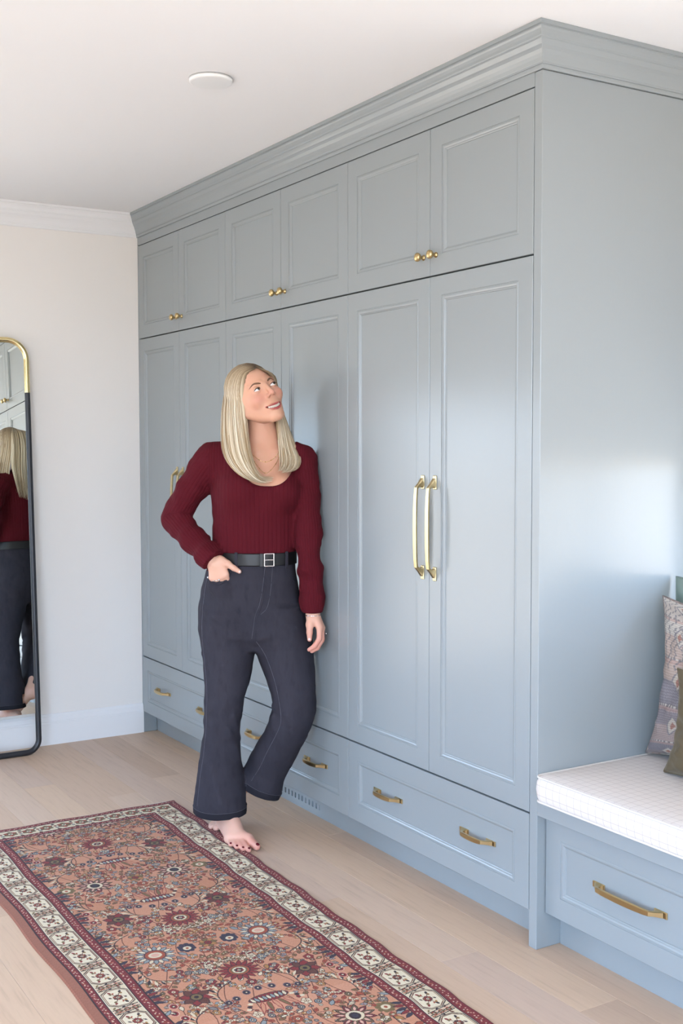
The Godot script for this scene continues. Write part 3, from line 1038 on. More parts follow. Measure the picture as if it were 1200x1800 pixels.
	# small stems close to the big flowers
	# toothed half flowers along both edges of the field
	for side in 2:
		var y := f0 if side == 0 else f1
		var v := 1.0 if side == 0 else -1.0
		var x := 0.16
		while x < RUG_L - 0.1:
			for k in 5: petal(Vector2(x + (k - 2) * 0.013, y), Vector2((k - 2) * 0.007, v * (0.032 - 0.004 * absf(k - 2))), 0.011, RC.red if k % 2 else RC.navy, RC.dark)
			petal(Vector2(x + 0.085, y), Vector2(0.02, v * 0.024), 0.012, RC.cream, RC.dark)
			petal(Vector2(x + 0.105, y), Vector2(-0.02, v * 0.020), 0.010, RC.blue, RC.dark)
			x += 0.185
	# borders
	var g0 := 0.112
	var g1 := 0.688
	var c0 := 0.030
	var c1 := 0.766
	for side in 2:
		var ya := c0 if side == 0 else g1
		var yb := g0 if side == 0 else c1
		rect(0, ya, RUG_L, yb, RC.cream)
		var x := 0.060
		var k := 0
		while x < RUG_L:
			medallion(Vector2(x, (ya + yb) * 0.5), yb - ya, k)
			x += 0.135
			k += 1
		for e: float in [ya, yb]: rect(0, e - 0.0035, RUG_L, e + 0.0035, RC.ivory)
	guard_band(0, RUG_L, 0.0, c0, true)
	guard_band(0, RUG_L, g0, f0, true)
	guard_band(0, RUG_L, f1, g1, true)
	guard_band(0, RUG_L, c1, 0.788, true)
	rect(0, 0.788, RUG_L, RUG_W + 0.02, RC.sel)
	rect(0, 0.7865, RUG_L, 0.7895, RC.dark)
	# end borders
	for e in 2:
		var X := func(x: float) -> float: return x if e == 0 else RUG_L - x
		var xa: float = minf(X.call(0.027), X.call(0.099))
		rect(xa, c0 + 0.002, xa + 0.072, c1 - 0.002, RC.cream)
		for i in 12:
			var y := 0.06 + i * 0.062
			var r2 := RandomNumberGenerator.new()
			r2.seed = i + 5
			flower(Vector2(xa + 0.036, y), 0.024, 6, RC.rust, RC.olive, RC.dark, RC.cream)
			for k in 4:
				petal(Vector2(xa + 0.008 + 0.018 * k, y + 0.031), Vector2(0.012, r2.randf_range(-0.01, 0.01)), 0.008, [RC.dark, RC.red, RC.blue, RC.brown][k], RC.dark)
		guard_band(minf(X.call(0.0), X.call(0.027)), maxf(X.call(0.0), X.call(0.027)), 0.0, 0.788, false)
		guard_band(minf(X.call(0.099), X.call(0.122)), maxf(X.call(0.099), X.call(0.122)), g0, g1, false)
	# every knot a little lighter or darker
	var o := 0
	for y in TH:
		for x in TW:
			var h := ((x * 7919 + y * 104729 + (x * y) % 613 * 31) >> 3) % 19 - 9
			canvas[o] = clampi(canvas[o] + h, 0, 255)
			canvas[o + 1] = clampi(canvas[o + 1] + h, 0, 255)
			canvas[o + 2] = clampi(canvas[o + 2] + h, 0, 255)
			o += 3
	var im := Image.create_from_data(TW, TH, false, Image.FORMAT_RGB8, canvas)
	canvas.clear()
	return ImageTexture.create_from_image(im)

func rug() -> void:
	var m := mat(Color.WHITE, 0.95, 0.0, 0.15)
	m.albedo_texture = rug_texture()
	m.rim_enabled = true
	m.rim = 0.25
	m.heightmap_enabled = true
	m.heightmap_texture = noise_tex(512, 256, 0.16, 31, [Color(0.2, 0.2, 0.2), Color(0.8, 0.8, 0.8)], 2)
	m.heightmap_scale = 0.12
	var t := thing("rug", "long patterned runner rug with a salmon field and cream and red borders", "rug", Vector3(RUG_X0, 0, 0.33))
	var st := S()
	var nx := 140
	var nz := 44
	var th := 0.0052
	var pt := func(i: int, j: int) -> Vector3:
		var u := float(i) / nx
		var v := float(j) / nz
		var x := u * RUG_L
		var z0 := -0.020 + 0.022 * x + 0.0035 * sin(x * 17.0) + 0.002 * sin(x * 41.0)
		var z1 := 0.820 - 0.004 * x + 0.003 * sin(x * 13.0 + 1.0)
		var y := th + 0.0012 * sin(x * 17.0 + 0.6) * (1.0 - smoothstep(0.0, 0.10, v))
		var ex := 0.004 * sin(v * 20.0) * (1.0 - smoothstep(0.0, 0.05, u))
		return Vector3(x + ex, y, lerpf(z0, z1, v))
	var rows := []
	for j in nz + 1:
		var line := PackedVector3Array()
		for i in nx + 1: line.append(pt.call(i, j))
		rows.append(line)
	grid(st, rows, false, false, 1.0, 1.0)
	# edges down to the floor
	var edge := PackedVector3Array()
	var uvs := PackedVector2Array()
	for i in nx + 1:
		edge.append(rows[0][i]); uvs.append(Vector2(float(i) / nx, 0.002))
	for j in range(1, nz + 1):
		edge.append(rows[j][nx]); uvs.append(Vector2(0.999, float(j) / nz))
	for i in range(nx - 1, -1, -1):
		edge.append(rows[nz][i]); uvs.append(Vector2(float(i) / nx, 0.995))
	for j in range(nz - 1, -1, -1):
		edge.append(rows[j][0]); uvs.append(Vector2(0.001, float(j) / nz))
	for k in edge.size() - 1:
		var a := edge[k]
		var b := edge[k + 1]
		var n := (b - a).cross(Vector3.DOWN).normalized()
		var q := [a, Vector3(a.x, 0.0005, a.z) + n * 0.0045, Vector3(b.x, 0.0005, b.z) + n * 0.0045, b]
		var up := (n * 0.75 + Vector3.UP).normalized()
		for o: int in [0, 1, 2, 0, 2, 3]: vert(st, q[o], up, uvs[k] if o < 2 else uvs[k + 1])
	obj("pile", st, m, t)
	# short white warp ends along the end of the rug
	var fr := S()
	var rng := RandomNumberGenerator.new()
	rng.seed = 8
	for i in 130:
		var p: Vector3 = pt.call(0, 0).lerp(pt.call(0, nz), (i + 0.5) / 130.0)
		var l := rng.randf_range(0.006, 0.011)
		tube(fr, [p + Vector3(0.002, -0.002, 0), p + Vector3(-l * 0.5, -0.0028, rng.randf_range(-0.002, 0.002)), p + Vector3(-l, -0.0042, rng.randf_range(-0.003, 0.003))], [0.0014, 0.0013, 0.0008], 5)
	tag(obj("fringe", fr, M.linen, t), "", "", "", "stuff")

# ---------------------------------------------------------------- pillows on the bench
func pillow_mesh(w: float, h: float, d: float, seed_: int, pinch: float) -> SurfaceTool:
	var st := S()
	var nz := FastNoiseLite.new()
	nz.seed = seed_
	nz.frequency = 4.0
	var n := 30
	for side: float in [1.0, -1.0]:
		var rows := []
		for j in n + 1:
			var line := PackedVector3Array()
			for i in n + 1:
				var u := sin((float(i) / n * 2.0 - 1.0) * PI / 2)
				var v := sin((float(j) / n * 2.0 - 1.0) * PI / 2)
				var x := w * 0.5 * u * (1.0 - pinch * (1.0 - v * v))
				var y := h * 0.5 * v * (1.0 - pinch * 0.7 * (1.0 - u * u))
				var t := pow(maxf((1.0 - u * u) * (1.0 - v * v), 0.0), 0.42)
				var z := side * d * 0.5 * t
				z += nz.get_noise_2d(u * 0.7, v) * 0.035 * t
				line.append(Vector3(x, -y, z))
			rows.append(line)
		grid(st, rows, false, side > 0)
	return st

func pillow_edge(w: float, h: float, pinch: float) -> PackedVector3Array:
	var pts := PackedVector3Array()
	for k in 4:
		for i in 16:
			var a := i / 16.0 * 2.0 - 1.0
			var u: float = [a, 1.0, -a, -1.0][k]
			var v: float = [-1.0, a, 1.0, -a][k]
			pts.append(Vector3(w * 0.5 * u * (1.0 - pinch * (1.0 - v * v)), h * 0.5 * v * (1.0 - pinch * 0.7 * (1.0 - u * u)), 0))
	pts.append(pts[0])
	return pts

func pillow(called: String, label: String, w: float, h: float, d: float, m: Material, trim: Material, at: Vector3, tilt: float, yaw: float, roll: float, seed_: int, pinch := 0.09) -> void:
	var t := thing(called, label, "pillow", at, "")
	t.basis = Basis(Vector3.UP, yaw) * Basis(Vector3.RIGHT, tilt) * Basis(Vector3.BACK, roll)
	obj("cover", pillow_mesh(w, h, d, seed_, pinch), m, t)
	var st := S()
	tube(st, pillow_edge(w, h, pinch), 0.0035, 6, false)
	obj("piping", st, trim, t)

func kilim_texture() -> ImageTexture:
	var im := Image.create(256, 256, false, Image.FORMAT_RGB8)
	var rng := RandomNumberGenerator.new()
	rng.seed = 3
	var base := [c8(208, 202, 192), c8(204, 194, 184), c8(206, 200, 190), c8(200, 180, 168), c8(198, 178, 166), c8(142, 138, 146), c8(150, 142, 148), c8(178, 160, 156), c8(134, 130, 138), c8(146, 138, 140)]
	for y in 256:
		var v := y / 256.0
		var c: Color = base[mini(int(v * 10.0), 9)]
		for x in 256:
			var u := absf(fmod(x / 256.0 * 4.0 + 0.35, 1.0) - 0.5) * 2.0
			var w := fmod(v * 5.0, 1.0)
			var k := c
			var dmd := absf(w - 0.5) * 1.5 + u * 0.9
			if dmd < 0.16: k = c8(176, 128, 116)
			elif dmd < 0.34: k = c8(212, 202, 188)
			elif dmd < 0.42: k = c8(142, 138, 144)
			if w < 0.05: k = c8(130, 124, 126) if (x / 4) % 2 == 0 else c8(206, 198, 188)
			elif w < 0.13: k = k.lerp(c8(196, 160, 150), 0.6)
			if v < 0.45 and ((x + int(5.0 * sin(y * 0.3))) / 3 + y / 5) % 5 == 0: k = k.lerp(c8(112, 114, 122), 0.7)
			if ((x + y * 3) / 2) % 3 == 0: k = k.lerp(c8(218, 212, 204), 0.35)
			if y % 3 == 0: k = k.darkened(0.12)
			im.set_pixel(x, y, k.lightened(rng.randf() * 0.08))
	return ImageTexture.create_from_image(im)

func pillows() -> void:
	var kil := mat(Color.WHITE, 0.95, 0.0, 0.15)
	kil.albedo_color = Color(0.86, 0.84, 0.83)
	kil.albedo_texture = kilim_texture()
	kil.heightmap_enabled = true
	kil.heightmap_texture = noise_tex(256, 256, 0.2, 5, [Color(0.1, 0.1, 0.1), Color(0.9, 0.9, 0.9)], 2)
	kil.heightmap_scale = 0.15
	var velvet := mat(c8(92, 80, 60), 0.7, 0.0, 0.3)
	velvet.rim_enabled = true
	velvet.rim = 0.8
	velvet.rim_tint = 0.5
	var sage := mat(c8(122, 136, 128), 0.9, 0.0, 0.2)
	pillow("throw_pillow", "woven pillow with faded pink, cream and grey kilim bands leaning at the bench end", 0.47, 0.445, 0.115, kil, kil, Vector3(3.084, 0.706, -0.418), -0.10, 0.05, -0.035, 1, 0.17)
	pillow("throw_pillow", "plain sage green pillow peeking out behind the patterned pillow", 0.46, 0.49, 0.075, sage, sage, Vector3(3.062, 0.734, -0.496), -0.03, 0.0, -0.02, 2, 0.05)
	pillow("throw_pillow", "olive brown velvet pillow with piped edge in front of the patterned pillow", 0.50, 0.275, 0.115, velvet, velvet, Vector3(3.256, 0.628, -0.295), -0.16, -0.04, 0.0, 6, 0.13)

# ---------------------------------------------------------------- distance fields and their meshes
func smin(a: float, b: float, k: float) -> float:
	var h := maxf(k - absf(a - b), 0.0) / k
	return minf(a, b) - h * h * k * 0.25

func smax(a: float, b: float, k: float) -> float:
	return -smin(-a, -b, k)

func cap_d(p: Vector3, a: Vector3, b: Vector3, ra: float, rb: float) -> float:
	var ab := b - a
	var t := clampf((p - a).dot(ab) / ab.length_squared(), 0.0, 1.0)
	return p.distance_to(a + ab * t) - lerpf(ra, rb, t)

func ell_d(p: Vector3, c: Vector3, r: Vector3) -> float:
	var q := (p - c) / r
	var k0 := q.length()
	var k1 := (q / r).length()
	return k0 * (k0 - 1.0) / maxf(k1, 1e-6)

# stack of ellipses along y from rows [y, cx, cz, rx, rz] with y rising; sampled into a table
func stack_table(rows: Array) -> Dictionary:
	var n := 160
	var y0: float = rows[0][0]
	var y1: float = rows[-1][0]
	var t := PackedFloat32Array()
	var k := 0
	for i in n:
		var y := lerpf(y0, y1, float(i) / (n - 1))
		while k < rows.size() - 2 and y > rows[k + 1][0]: k += 1
		var a: Array = rows[k]
		var b: Array = rows[k + 1]
		var p: Array = rows[maxi(k - 1, 0)]
		var q: Array = rows[mini(k + 2, rows.size() - 1)]
		var f: float = (y - a[0]) / (b[0] - a[0])
		for c in range(1, 5): t.append(cubic_interpolate(a[c], b[c], p[c], q[c], f))
	return {"y0": y0, "y1": y1, "t": t}

func stack_d(s: Dictionary, p: Vector3) -> float:
	var t: PackedFloat32Array = s.t
	var y0: float = s.y0
	var y1: float = s.y1
	var yc := clampf(p.y, y0, y1)
	var f := (yc - y0) / (y1 - y0) * 158.99
	var i := int(f)
	f -= i
	i *= 4
	var rx := lerpf(t[i + 2], t[i + 6], f)
	var rz := lerpf(t[i + 3], t[i + 7], f)
	var qx := (p.x - lerpf(t[i], t[i + 4], f)) / rx
	var qz := (p.z - lerpf(t[i + 1], t[i + 5], f)) / rz
	var k0 := sqrt(qx * qx + qz * qz)
	var gx := qx / rx
	var gz := qz / rz
	var d := k0 * (k0 - 1.0) / maxf(sqrt(gx * gx + gz * gz), 1e-5) if k0 > 1e-4 else -minf(rx, rz)
	var dy := absf(p.y - yc)
	if dy > 0.0: d = sqrt(maxf(d, 0.0) * maxf(d, 0.0) + dy * dy) if d > 0.0 else dy
	return d

# surface nets of the field f in the box lo..hi
func nets(f: Callable, lo: Vector3, hi: Vector3, cell: float) -> Dictionary:
	var nx := int(ceil((hi.x - lo.x) / cell)) + 1
	var ny := int(ceil((hi.y - lo.y) / cell)) + 1
	var nz := int(ceil((hi.z - lo.z) / cell)) + 1
	var vals := PackedFloat32Array()
	vals.resize(nx * ny * nz)
	vals.fill(1.0)
	var B := 5
	var reach := B * cell * 0.87 * 1.5 + cell
	var near := []
	for bz in range(0, nz, B):
		for by in range(0, ny, B):
			for bx_ in range(0, nx, B):
				var d: float = f.call(lo + Vector3(bx_ + B * 0.5, by + B * 0.5, bz + B * 0.5) * cell)
				var skip := absf(d) > reach
				if not skip: near.append([bx_, by, bz])
				for z in range(bz, mini(bz + B, nz)):
					for y in range(by, mini(by + B, ny)):
						var at := (z * ny + y) * nx
						for x in range(bx_, mini(bx_ + B, nx)):
							vals[at + x] = d if skip else f.call(lo + Vector3(x, y, z) * cell)
	var index := PackedInt32Array()
	index.resize(nx * ny * nz)
	index.fill(-1)
	var V := PackedVector3Array()
	var off := [0, 1, nx, nx + 1, nx * ny, nx * ny + 1, nx * ny + nx, nx * ny + nx + 1]
	var pos := [Vector3(0, 0, 0), Vector3(1, 0, 0), Vector3(0, 1, 0), Vector3(1, 1, 0), Vector3(0, 0, 1), Vector3(1, 0, 1), Vector3(0, 1, 1), Vector3(1, 1, 1)]
	var edges := [[0, 1], [2, 3], [4, 5], [6, 7], [0, 2], [1, 3], [4, 6], [5, 7], [0, 4], [1, 5], [2, 6], [3, 7]]
	var cells := []
	for blk in near:
		for z in range(blk[2], mini(blk[2] + B, nz - 1)):
			for y in range(blk[1], mini(blk[1] + B, ny - 1)):
				for x in range(blk[0], mini(blk[0] + B, nx - 1)):
					var g := (z * ny + y) * nx + x
					var neg := 0
					for o: int in off:
						if vals[g + o] < 0.0: neg += 1
					if neg == 0 or neg == 8: continue
					var s := Vector3.ZERO
					var c := 0
					for e in edges:
						var a: float = vals[g + off[e[0]]]
						var b: float = vals[g + off[e[1]]]
						if (a < 0.0) != (b < 0.0):
							s += pos[e[0]].lerp(pos[e[1]], a / (a - b))
							c += 1
					index[g] = V.size()
					V.append(lo + (Vector3(x, y, z) + s / c) * cell)
					cells.append(g)
	var I := PackedInt32Array()
	var ax := [1, nx, nx * ny]
	for g: int in cells:
		for a in 3:
			var u: int = ax[(a + 1) % 3]
			var v: int = ax[(a + 2) % 3]
			var s0 := vals[g] < 0.0
			if g + ax[a] >= vals.size() or s0 == (vals[g + ax[a]] < 0.0): continue
			if g - u - v < 0: continue
			var q := [index[g], index[g - u], index[g - u - v], index[g - v]]
			if q.min() < 0: continue
			if s0: I.append_array(PackedInt32Array([q[0], q[2], q[1], q[0], q[3], q[2]]))
			else: I.append_array(PackedInt32Array([q[0], q[1], q[2], q[0], q[2], q[3]]))
	var N := PackedVector3Array()
	N.resize(V.size())
	for t in range(0, I.size(), 3):
		var n := (V[I[t + 2]] - V[I[t]]).cross(V[I[t + 1]] - V[I[t]])
		N[I[t]] += n
		N[I[t + 1]] += n
		N[I[t + 2]] += n
	for i in N.size(): N[i] = N[i].normalized()
	return {"v": V, "i": I, "n": N}

# adds a meshed field to a SurfaceTool; xf places it, col(p) tints it, uv(p, piece) and piece(p) lay the texture
func add_net(st: SurfaceTool, m: Dictionary, xf := Transform3D(), col = null, piece = null, uv = null) -> void:
	var V: PackedVector3Array = m.v
	var I: PackedInt32Array = m.i
	var N: PackedVector3Array = m.n
	var C := PackedColorArray()
	if col != null:
		for p in V: C.append(col.call(p))
	for t in range(0, I.size(), 3):
		var uvs := [Vector2.ZERO, Vector2.ZERO, Vector2.ZERO]
		if uv != null:
			var pc: int = piece.call((V[I[t]] + V[I[t + 1]] + V[I[t + 2]]) / 3.0)
			for k in 3:
				uvs[k] = uv.call(V[I[t + k]], pc)
				if k > 0: uvs[k].x -= roundf((uvs[k].x - uvs[0].x) / 64.0) * 64.0
		for k in 3:
			var i := I[t + k]
			st.set_normal(xf.basis * N[i])
			if col != null: st.set_color(C[i])
			st.set_uv(uvs[k])
			st.add_vertex(xf * V[i])

# z of the first surface met when looking along -z at (x, y)
func front_z(f: Callable, x: float, y: float, z0: float, step: float) -> float:
	var z := z0
	for i in 600:
		var d: float = f.call(Vector3(x, y, z))
		if d < step * 0.2: return z
		z -= maxf(d * 0.7, step)
	return z

# points of a curve laid on the front of a field, lifted by «lift»
func on_front(f: Callable, pts: Array, n: int, z0: float, step: float, lift: float) -> PackedVector3Array:
	var out := PackedVector3Array()
	for p in curve(pts, n):
		out.append(Vector3(p.x, p.y, front_z(f, p.x, p.y, z0, step) + lift))
	return out

# ---------------------------------------------------------------- the person
# local axes: x to the viewer's right, y up, z to the viewer; metres
var T_torso: Dictionary
var T_pelvis: Dictionary
var T_rleg: Dictionary
var T_lleg: Dictionary
var folds: FastNoiseLite
var creases := []
const RS := [Vector3(-0.160, 1.312, -0.02), Vector3(-0.228, 1.212, -0.035), Vector3(-0.290, 1.108, -0.045), Vector3(-0.215, 1.033, 0.03), Vector3(-0.142, 0.968, 0.088)]
const LS := [Vector3(0.160, 1.308, 0.0), Vector3(0.176, 1.19, 0.025), Vector3(0.181, 1.07, 0.045), Vector3(0.190, 0.93, 0.062), Vector3(0.198, 0.80, 0.074)]
const HEAD_AT := Vector3(-0.002, 1.5315, 0.016)
const HEM_C := Vector3(0.012, 0.137, -0.05)
const HEM_N := Vector3(-0.425, -0.905, 0.0)

func head_basis() -> Basis:
	var y := deg_to_rad(35.5)
	var p := deg_to_rad(-7.0)
	var r := deg_to_rad(23.0)
	return Basis(Vector3.BACK, r) * Basis(Vector3.UP, y) * Basis(Vector3.RIGHT, p)

func chain(p: Vector3, c: Array, r: Array, k: float) -> float:
	var d := cap_d(p, c[0], c[1], r[0], r[1])
	for i in range(1, c.size() - 1): d = smin(d, cap_d(p, c[i], c[i + 1], r[i], r[i + 1]), k)
	return d

func torso_d(p: Vector3) -> float:
	var d := stack_d(T_torso, p)
	d = smin(d, cap_d(p, Vector3(-0.05, 1.352, -0.025), Vector3(-0.155, 1.318, -0.02), 0.045, 0.050), 0.04)
	d = smin(d, cap_d(p, Vector3(0.08, 1.352, -0.02), Vector3(0.160, 1.318, 0.0), 0.045, 0.050), 0.04)
	d = smin(d, ell_d(p, Vector3(-0.045, 1.205, 0.055), Vector3(0.075, 0.075, 0.075)), 0.03)
	d = smin(d, ell_d(p, Vector3(0.085, 1.205, 0.058), Vector3(0.075, 0.075, 0.075)), 0.03)
	return d

func sleeve_r(p: Vector3) -> float:
	var d := chain(p, RS, [0.056, 0.053, 0.049, 0.045, 0.038], 0.02)
	return smin(d, cap_d(p, Vector3(-0.163, 0.986, 0.071), Vector3(-0.143, 0.968, 0.087), 0.0475, 0.0440), 0.005)

func sleeve_l(p: Vector3) -> float:
	var d := chain(p, LS, [0.053, 0.047, 0.044, 0.0395, 0.034], 0.02)
	return smin(d, cap_d(p, Vector3(0.196, 0.836, 0.072), Vector3(0.198, 0.812, 0.074), 0.0430, 0.0410), 0.005)

func sweater_d(p: Vector3) -> float:
	var a := torso_d(p)
	var r := sleeve_r(p)
	var l := sleeve_l(p)
	var d := smin(smin(a, r, 0.022), l, 0.016)
	d += folds.get_noise_3d(p.x * 1.0, p.y * 1.6, p.z) * (0.0045 if a < minf(r, l) else 0.009)
	# cuffs end square to the arm, hem under the belt, scoop neckline
	d = maxf(d, (p - Vector3(-0.138, 0.964, 0.090)).dot(Vector3(0.66, -0.58, 0.47))) if p.x < -0.05 and p.y < 1.06 and r < a + 0.01 else d
	d = maxf(d, 0.787 - p.y) if p.x > 0.13 else maxf(d, (0.975 - p.y)) if r > 0.004 or p.x > -0.06 else d
	var q := Vector2((p.x - 0.046) / 0.091, (p.y - 1.345) / 0.121)
	var scoop := (pow(pow(absf(q.x), 2.6) + pow(absf(q.y), 2.6), 1.0 / 2.6) - 1.0) * 0.1
	if p.z < -0.045: scoop = maxf(scoop, (1.365 - p.y))
	return smax(d, -scoop, 0.004)

func sweater_piece(p: Vector3) -> int:
	var a := torso_d(p) - 0.004
	var r := sleeve_r(p)
	var l := sleeve_l(p)
	return 0 if a < minf(r, l) else 1 if r < l else 2

func sweater_uv(p: Vector3, pc: int) -> Vector2:
	if pc == 0: return Vector2((asin(clampf((p.x - 0.005) / 0.185, -1.0, 1.0)) if p.z > -0.02 else PI - asin(clampf((p.x - 0.005) / 0.185, -1.0, 1.0))) / TAU * 64.0, p.y * 8.0)
	var c: Array = RS if pc == 1 else LS
	var best := 1e9
	var at := 0.0
	var run := 0.0
	var ang := 0.0
	for i in c.size() - 1:
		var a: Vector3 = c[i]
		var ab: Vector3 = c[i + 1] - a
		var t := clampf((p - a).dot(ab) / ab.length_squared(), 0.0, 1.0)
		var o := p - (a + ab * t)
		if o.length() < best:
			best = o.length()
			at = run + ab.length() * t
			var n := ab.normalized()
			var s := n.cross(Vector3.BACK).normalized()
			ang = atan2(o.dot(s), o.dot(s.cross(n)))
		run += ab.length()
	# 64 in u is one whole turn for the seam fix, so the 22 ribs of a sleeve come from its own scale
	return Vector2(ang / TAU * 64.0 * 0.375, at * 8.0)

func jeans_d(p: Vector3) -> float:
	var pel := stack_d(T_pelvis, p)
	var r := stack_d(T_rleg, p)
	var l := stack_d(T_lleg, p)
	var k := 0.03 if p.y > 0.55 else 0.006
	var d := smin(pel, smin(r, l, 0.010), k)
	# the hand in the pocket pushes the cloth out
	d = smin(d, cap_d(p, Vector3(-0.098, 0.880, 0.093), Vector3(-0.142, 0.884, 0.084), 0.0235, 0.022), 0.012)
	d = smin(d, cap_d(p, Vector3(-0.118, 0.880, 0.088), Vector3(-0.105, 0.815, 0.090), 0.028, 0.020), 0.03)
	for c in creases: d = smin(d, cap_d(p, c[0], c[1], c[2], 0.0015), 0.016)
	# cloth gathered at knee and hem
	var w := folds.get_noise_3d(p.x * 1.3 + p.y * 0.9, p.y * 1.1, p.z * 1.2 + 7.0)
	var amp := 0.0035 + 0.004 * exp(-pow((p.y - 0.42) / 0.09, 2.0)) + 0.003 * exp(-pow((p.y - 0.70) / 0.05, 2.0))
	d += w * amp
	d = maxf(d, p.y - 0.992)
	if p.x > -0.035 or l < r: d = maxf(d, (p - HEM_C).dot(HEM_N)) if l < r else d
	if r <= l: d = maxf(d, 0.082 + 0.16 * (0.09 - p.z) * 0.25 - p.y)
	return d

const HAND_R := {"palm": [Vector3(-0.146, 0.975, 0.088), Vector3(-0.122, 0.915, 0.110)]}

func skin_hands_r(p: Vector3) -> float:
	var d := cap_d(p, Vector3(-0.165, 0.985, 0.072), Vector3(-0.135, 0.955, 0.096), 0.026, 0.025)
	# back of the hand: four bones side by side from wrist to knuckles
	var w := [Vector3(-0.115, 0.962, 0.104), Vector3(-0.124, 0.957, 0.102), Vector3(-0.133, 0.951, 0.099), Vector3(-0.142, 0.945, 0.095)]
	var kn := [Vector3(-0.096, 0.924, 0.110), Vector3(-0.112, 0.914, 0.110), Vector3(-0.129, 0.909, 0.106), Vector3(-0.145, 0.911, 0.099)]
	var tip := [Vector3(-0.084, 0.862, 0.082), Vector3(-0.098, 0.846, 0.080), Vector3(-0.113, 0.844, 0.076), Vector3(-0.128, 0.856, 0.070)]
	for i in 4:
		d = smin(d, cap_d(p, w[i], kn[i], 0.0135, 0.0115), 0.012)
		d = smin(d, cap_d(p, kn[i], tip[i], 0.0095, 0.0075), 0.003)
	# thumb along the outside of the pocket
	d = smin(d, cap_d(p, Vector3(-0.116, 0.972, 0.100), Vector3(-0.090, 0.960, 0.116), 0.016, 0.0125), 0.012)
	d = smin(d, cap_d(p, Vector3(-0.090, 0.960, 0.116), Vector3(-0.068, 0.946, 0.122), 0.0115, 0.0095), 0.006)
	d = smin(d, cap_d(p, Vector3(-0.068, 0.946, 0.122), Vector3(-0.049, 0.934, 0.121), 0.0098, 0.0075), 0.004)
	return d

const LH := [[Vector3(0.222, 0.738, 0.099), Vector3(0.2215, 0.700, 0.106), Vector3(0.2060, 0.676, 0.110), Vector3(0.1870, 0.664, 0.111)],
	[Vector3(0.2290, 0.735, 0.084), Vector3(0.2290, 0.692, 0.090), Vector3(0.2140, 0.667, 0.094), Vector3(0.1960, 0.656, 0.096)],
	[Vector3(0.2300, 0.733, 0.069), Vector3(0.2310, 0.694, 0.073), Vector3(0.2180, 0.670, 0.077), Vector3(0.2010, 0.659, 0.080)],
	[Vector3(0.2260, 0.734, 0.055), Vector3(0.2270, 0.702, 0.057), Vector3(0.2170, 0.682, 0.061), Vector3(0.2030, 0.672, 0.064)]]

func skin_hands_l(p: Vector3) -> float:
	var d := cap_d(p, Vector3(0.197, 0.83, 0.072), Vector3(0.199, 0.780, 0.074), 0.025, 0.0235)
	for i in 4:
		var f: Array = LH[i]
		var r0 := 0.0105 - 0.0005 * absf(i - 1)
		d = smin(d, cap_d(p, Vector3(0.203, 0.782, 0.082 - 0.007 * i), f[0], 0.0135, 0.0115), 0.012)
		d = smin(d, cap_d(p, f[0], f[1], r0, r0 * 0.92), 0.004)
		d = smin(d, cap_d(p, f[1], f[2], r0 * 0.92, r0 * 0.85), 0.003)
		d = smin(d, cap_d(p, f[2], f[3], r0 * 0.85, r0 * 0.70), 0.003)
	d = smin(d, cap_d(p, Vector3(0.194, 0.775, 0.082), Vector3(0.189, 0.748, 0.097), 0.016, 0.0135), 0.012)
	d = smin(d, cap_d(p, Vector3(0.189, 0.748, 0.097), Vector3(0.1885, 0.722, 0.105), 0.0125, 0.0105), 0.006)
	d = smin(d, cap_d(p, Vector3(0.1885, 0.722, 0.105), Vector3(0.1885, 0.699, 0.110), 0.0105, 0.0080), 0.004)
	return d

const TOES := [[Vector3(-0.018, 0.020, 0.172), Vector3(0.012, 0.015, 0.221), 0.0175, 0.0125], [Vector3(-0.038, 0.018, 0.182), Vector3(-0.013, 0.0125, 0.244), 0.0115, 0.0088], [Vector3(-0.055, 0.017, 0.178), Vector3(-0.034, 0.0120, 0.232), 0.0108, 0.0083], [Vector3(-0.072, 0.0165, 0.168), Vector3(-0.056, 0.0120, 0.215), 0.0102, 0.0080], [Vector3(-0.088, 0.0160, 0.152), Vector3(-0.079, 0.0118, 0.190), 0.0100, 0.0078]]

func skin_foot_r(p: Vector3) -> float:
	var d := cap_d(p, Vector3(-0.122, 0.20, 0.015), Vector3(-0.112, 0.085, 0.022), 0.042, 0.033)
	d = smin(d, ell_d(p, Vector3(-0.122, 0.034, -0.022), Vector3(0.030, 0.032, 0.036)), 0.03)
	d = smin(d, cap_d(p, Vector3(-0.108, 0.075, 0.035), Vector3(-0.052, 0.028, 0.150), 0.036, 0.022), 0.035)
	d = smin(d, cap_d(p, Vector3(-0.115, 0.030, 0.02), Vector3(-0.084, 0.018, 0.145), 0.027, 0.018), 0.025)
	d = smin(d, cap_d(p, Vector3(-0.022, 0.022, 0.165), Vector3(-0.084, 0.018, 0.145), 0.021, 0.0165), 0.02)
	d = smin(d, ell_d(p, Vector3(-0.135, 0.075, 0.012), Vector3(0.018, 0.020, 0.018)), 0.015)
	for t in TOES:
		d = smin(d, cap_d(p, t[0], t[1], t[2], t[3]), 0.006)
	return maxf(d, 0.0035 - p.y)

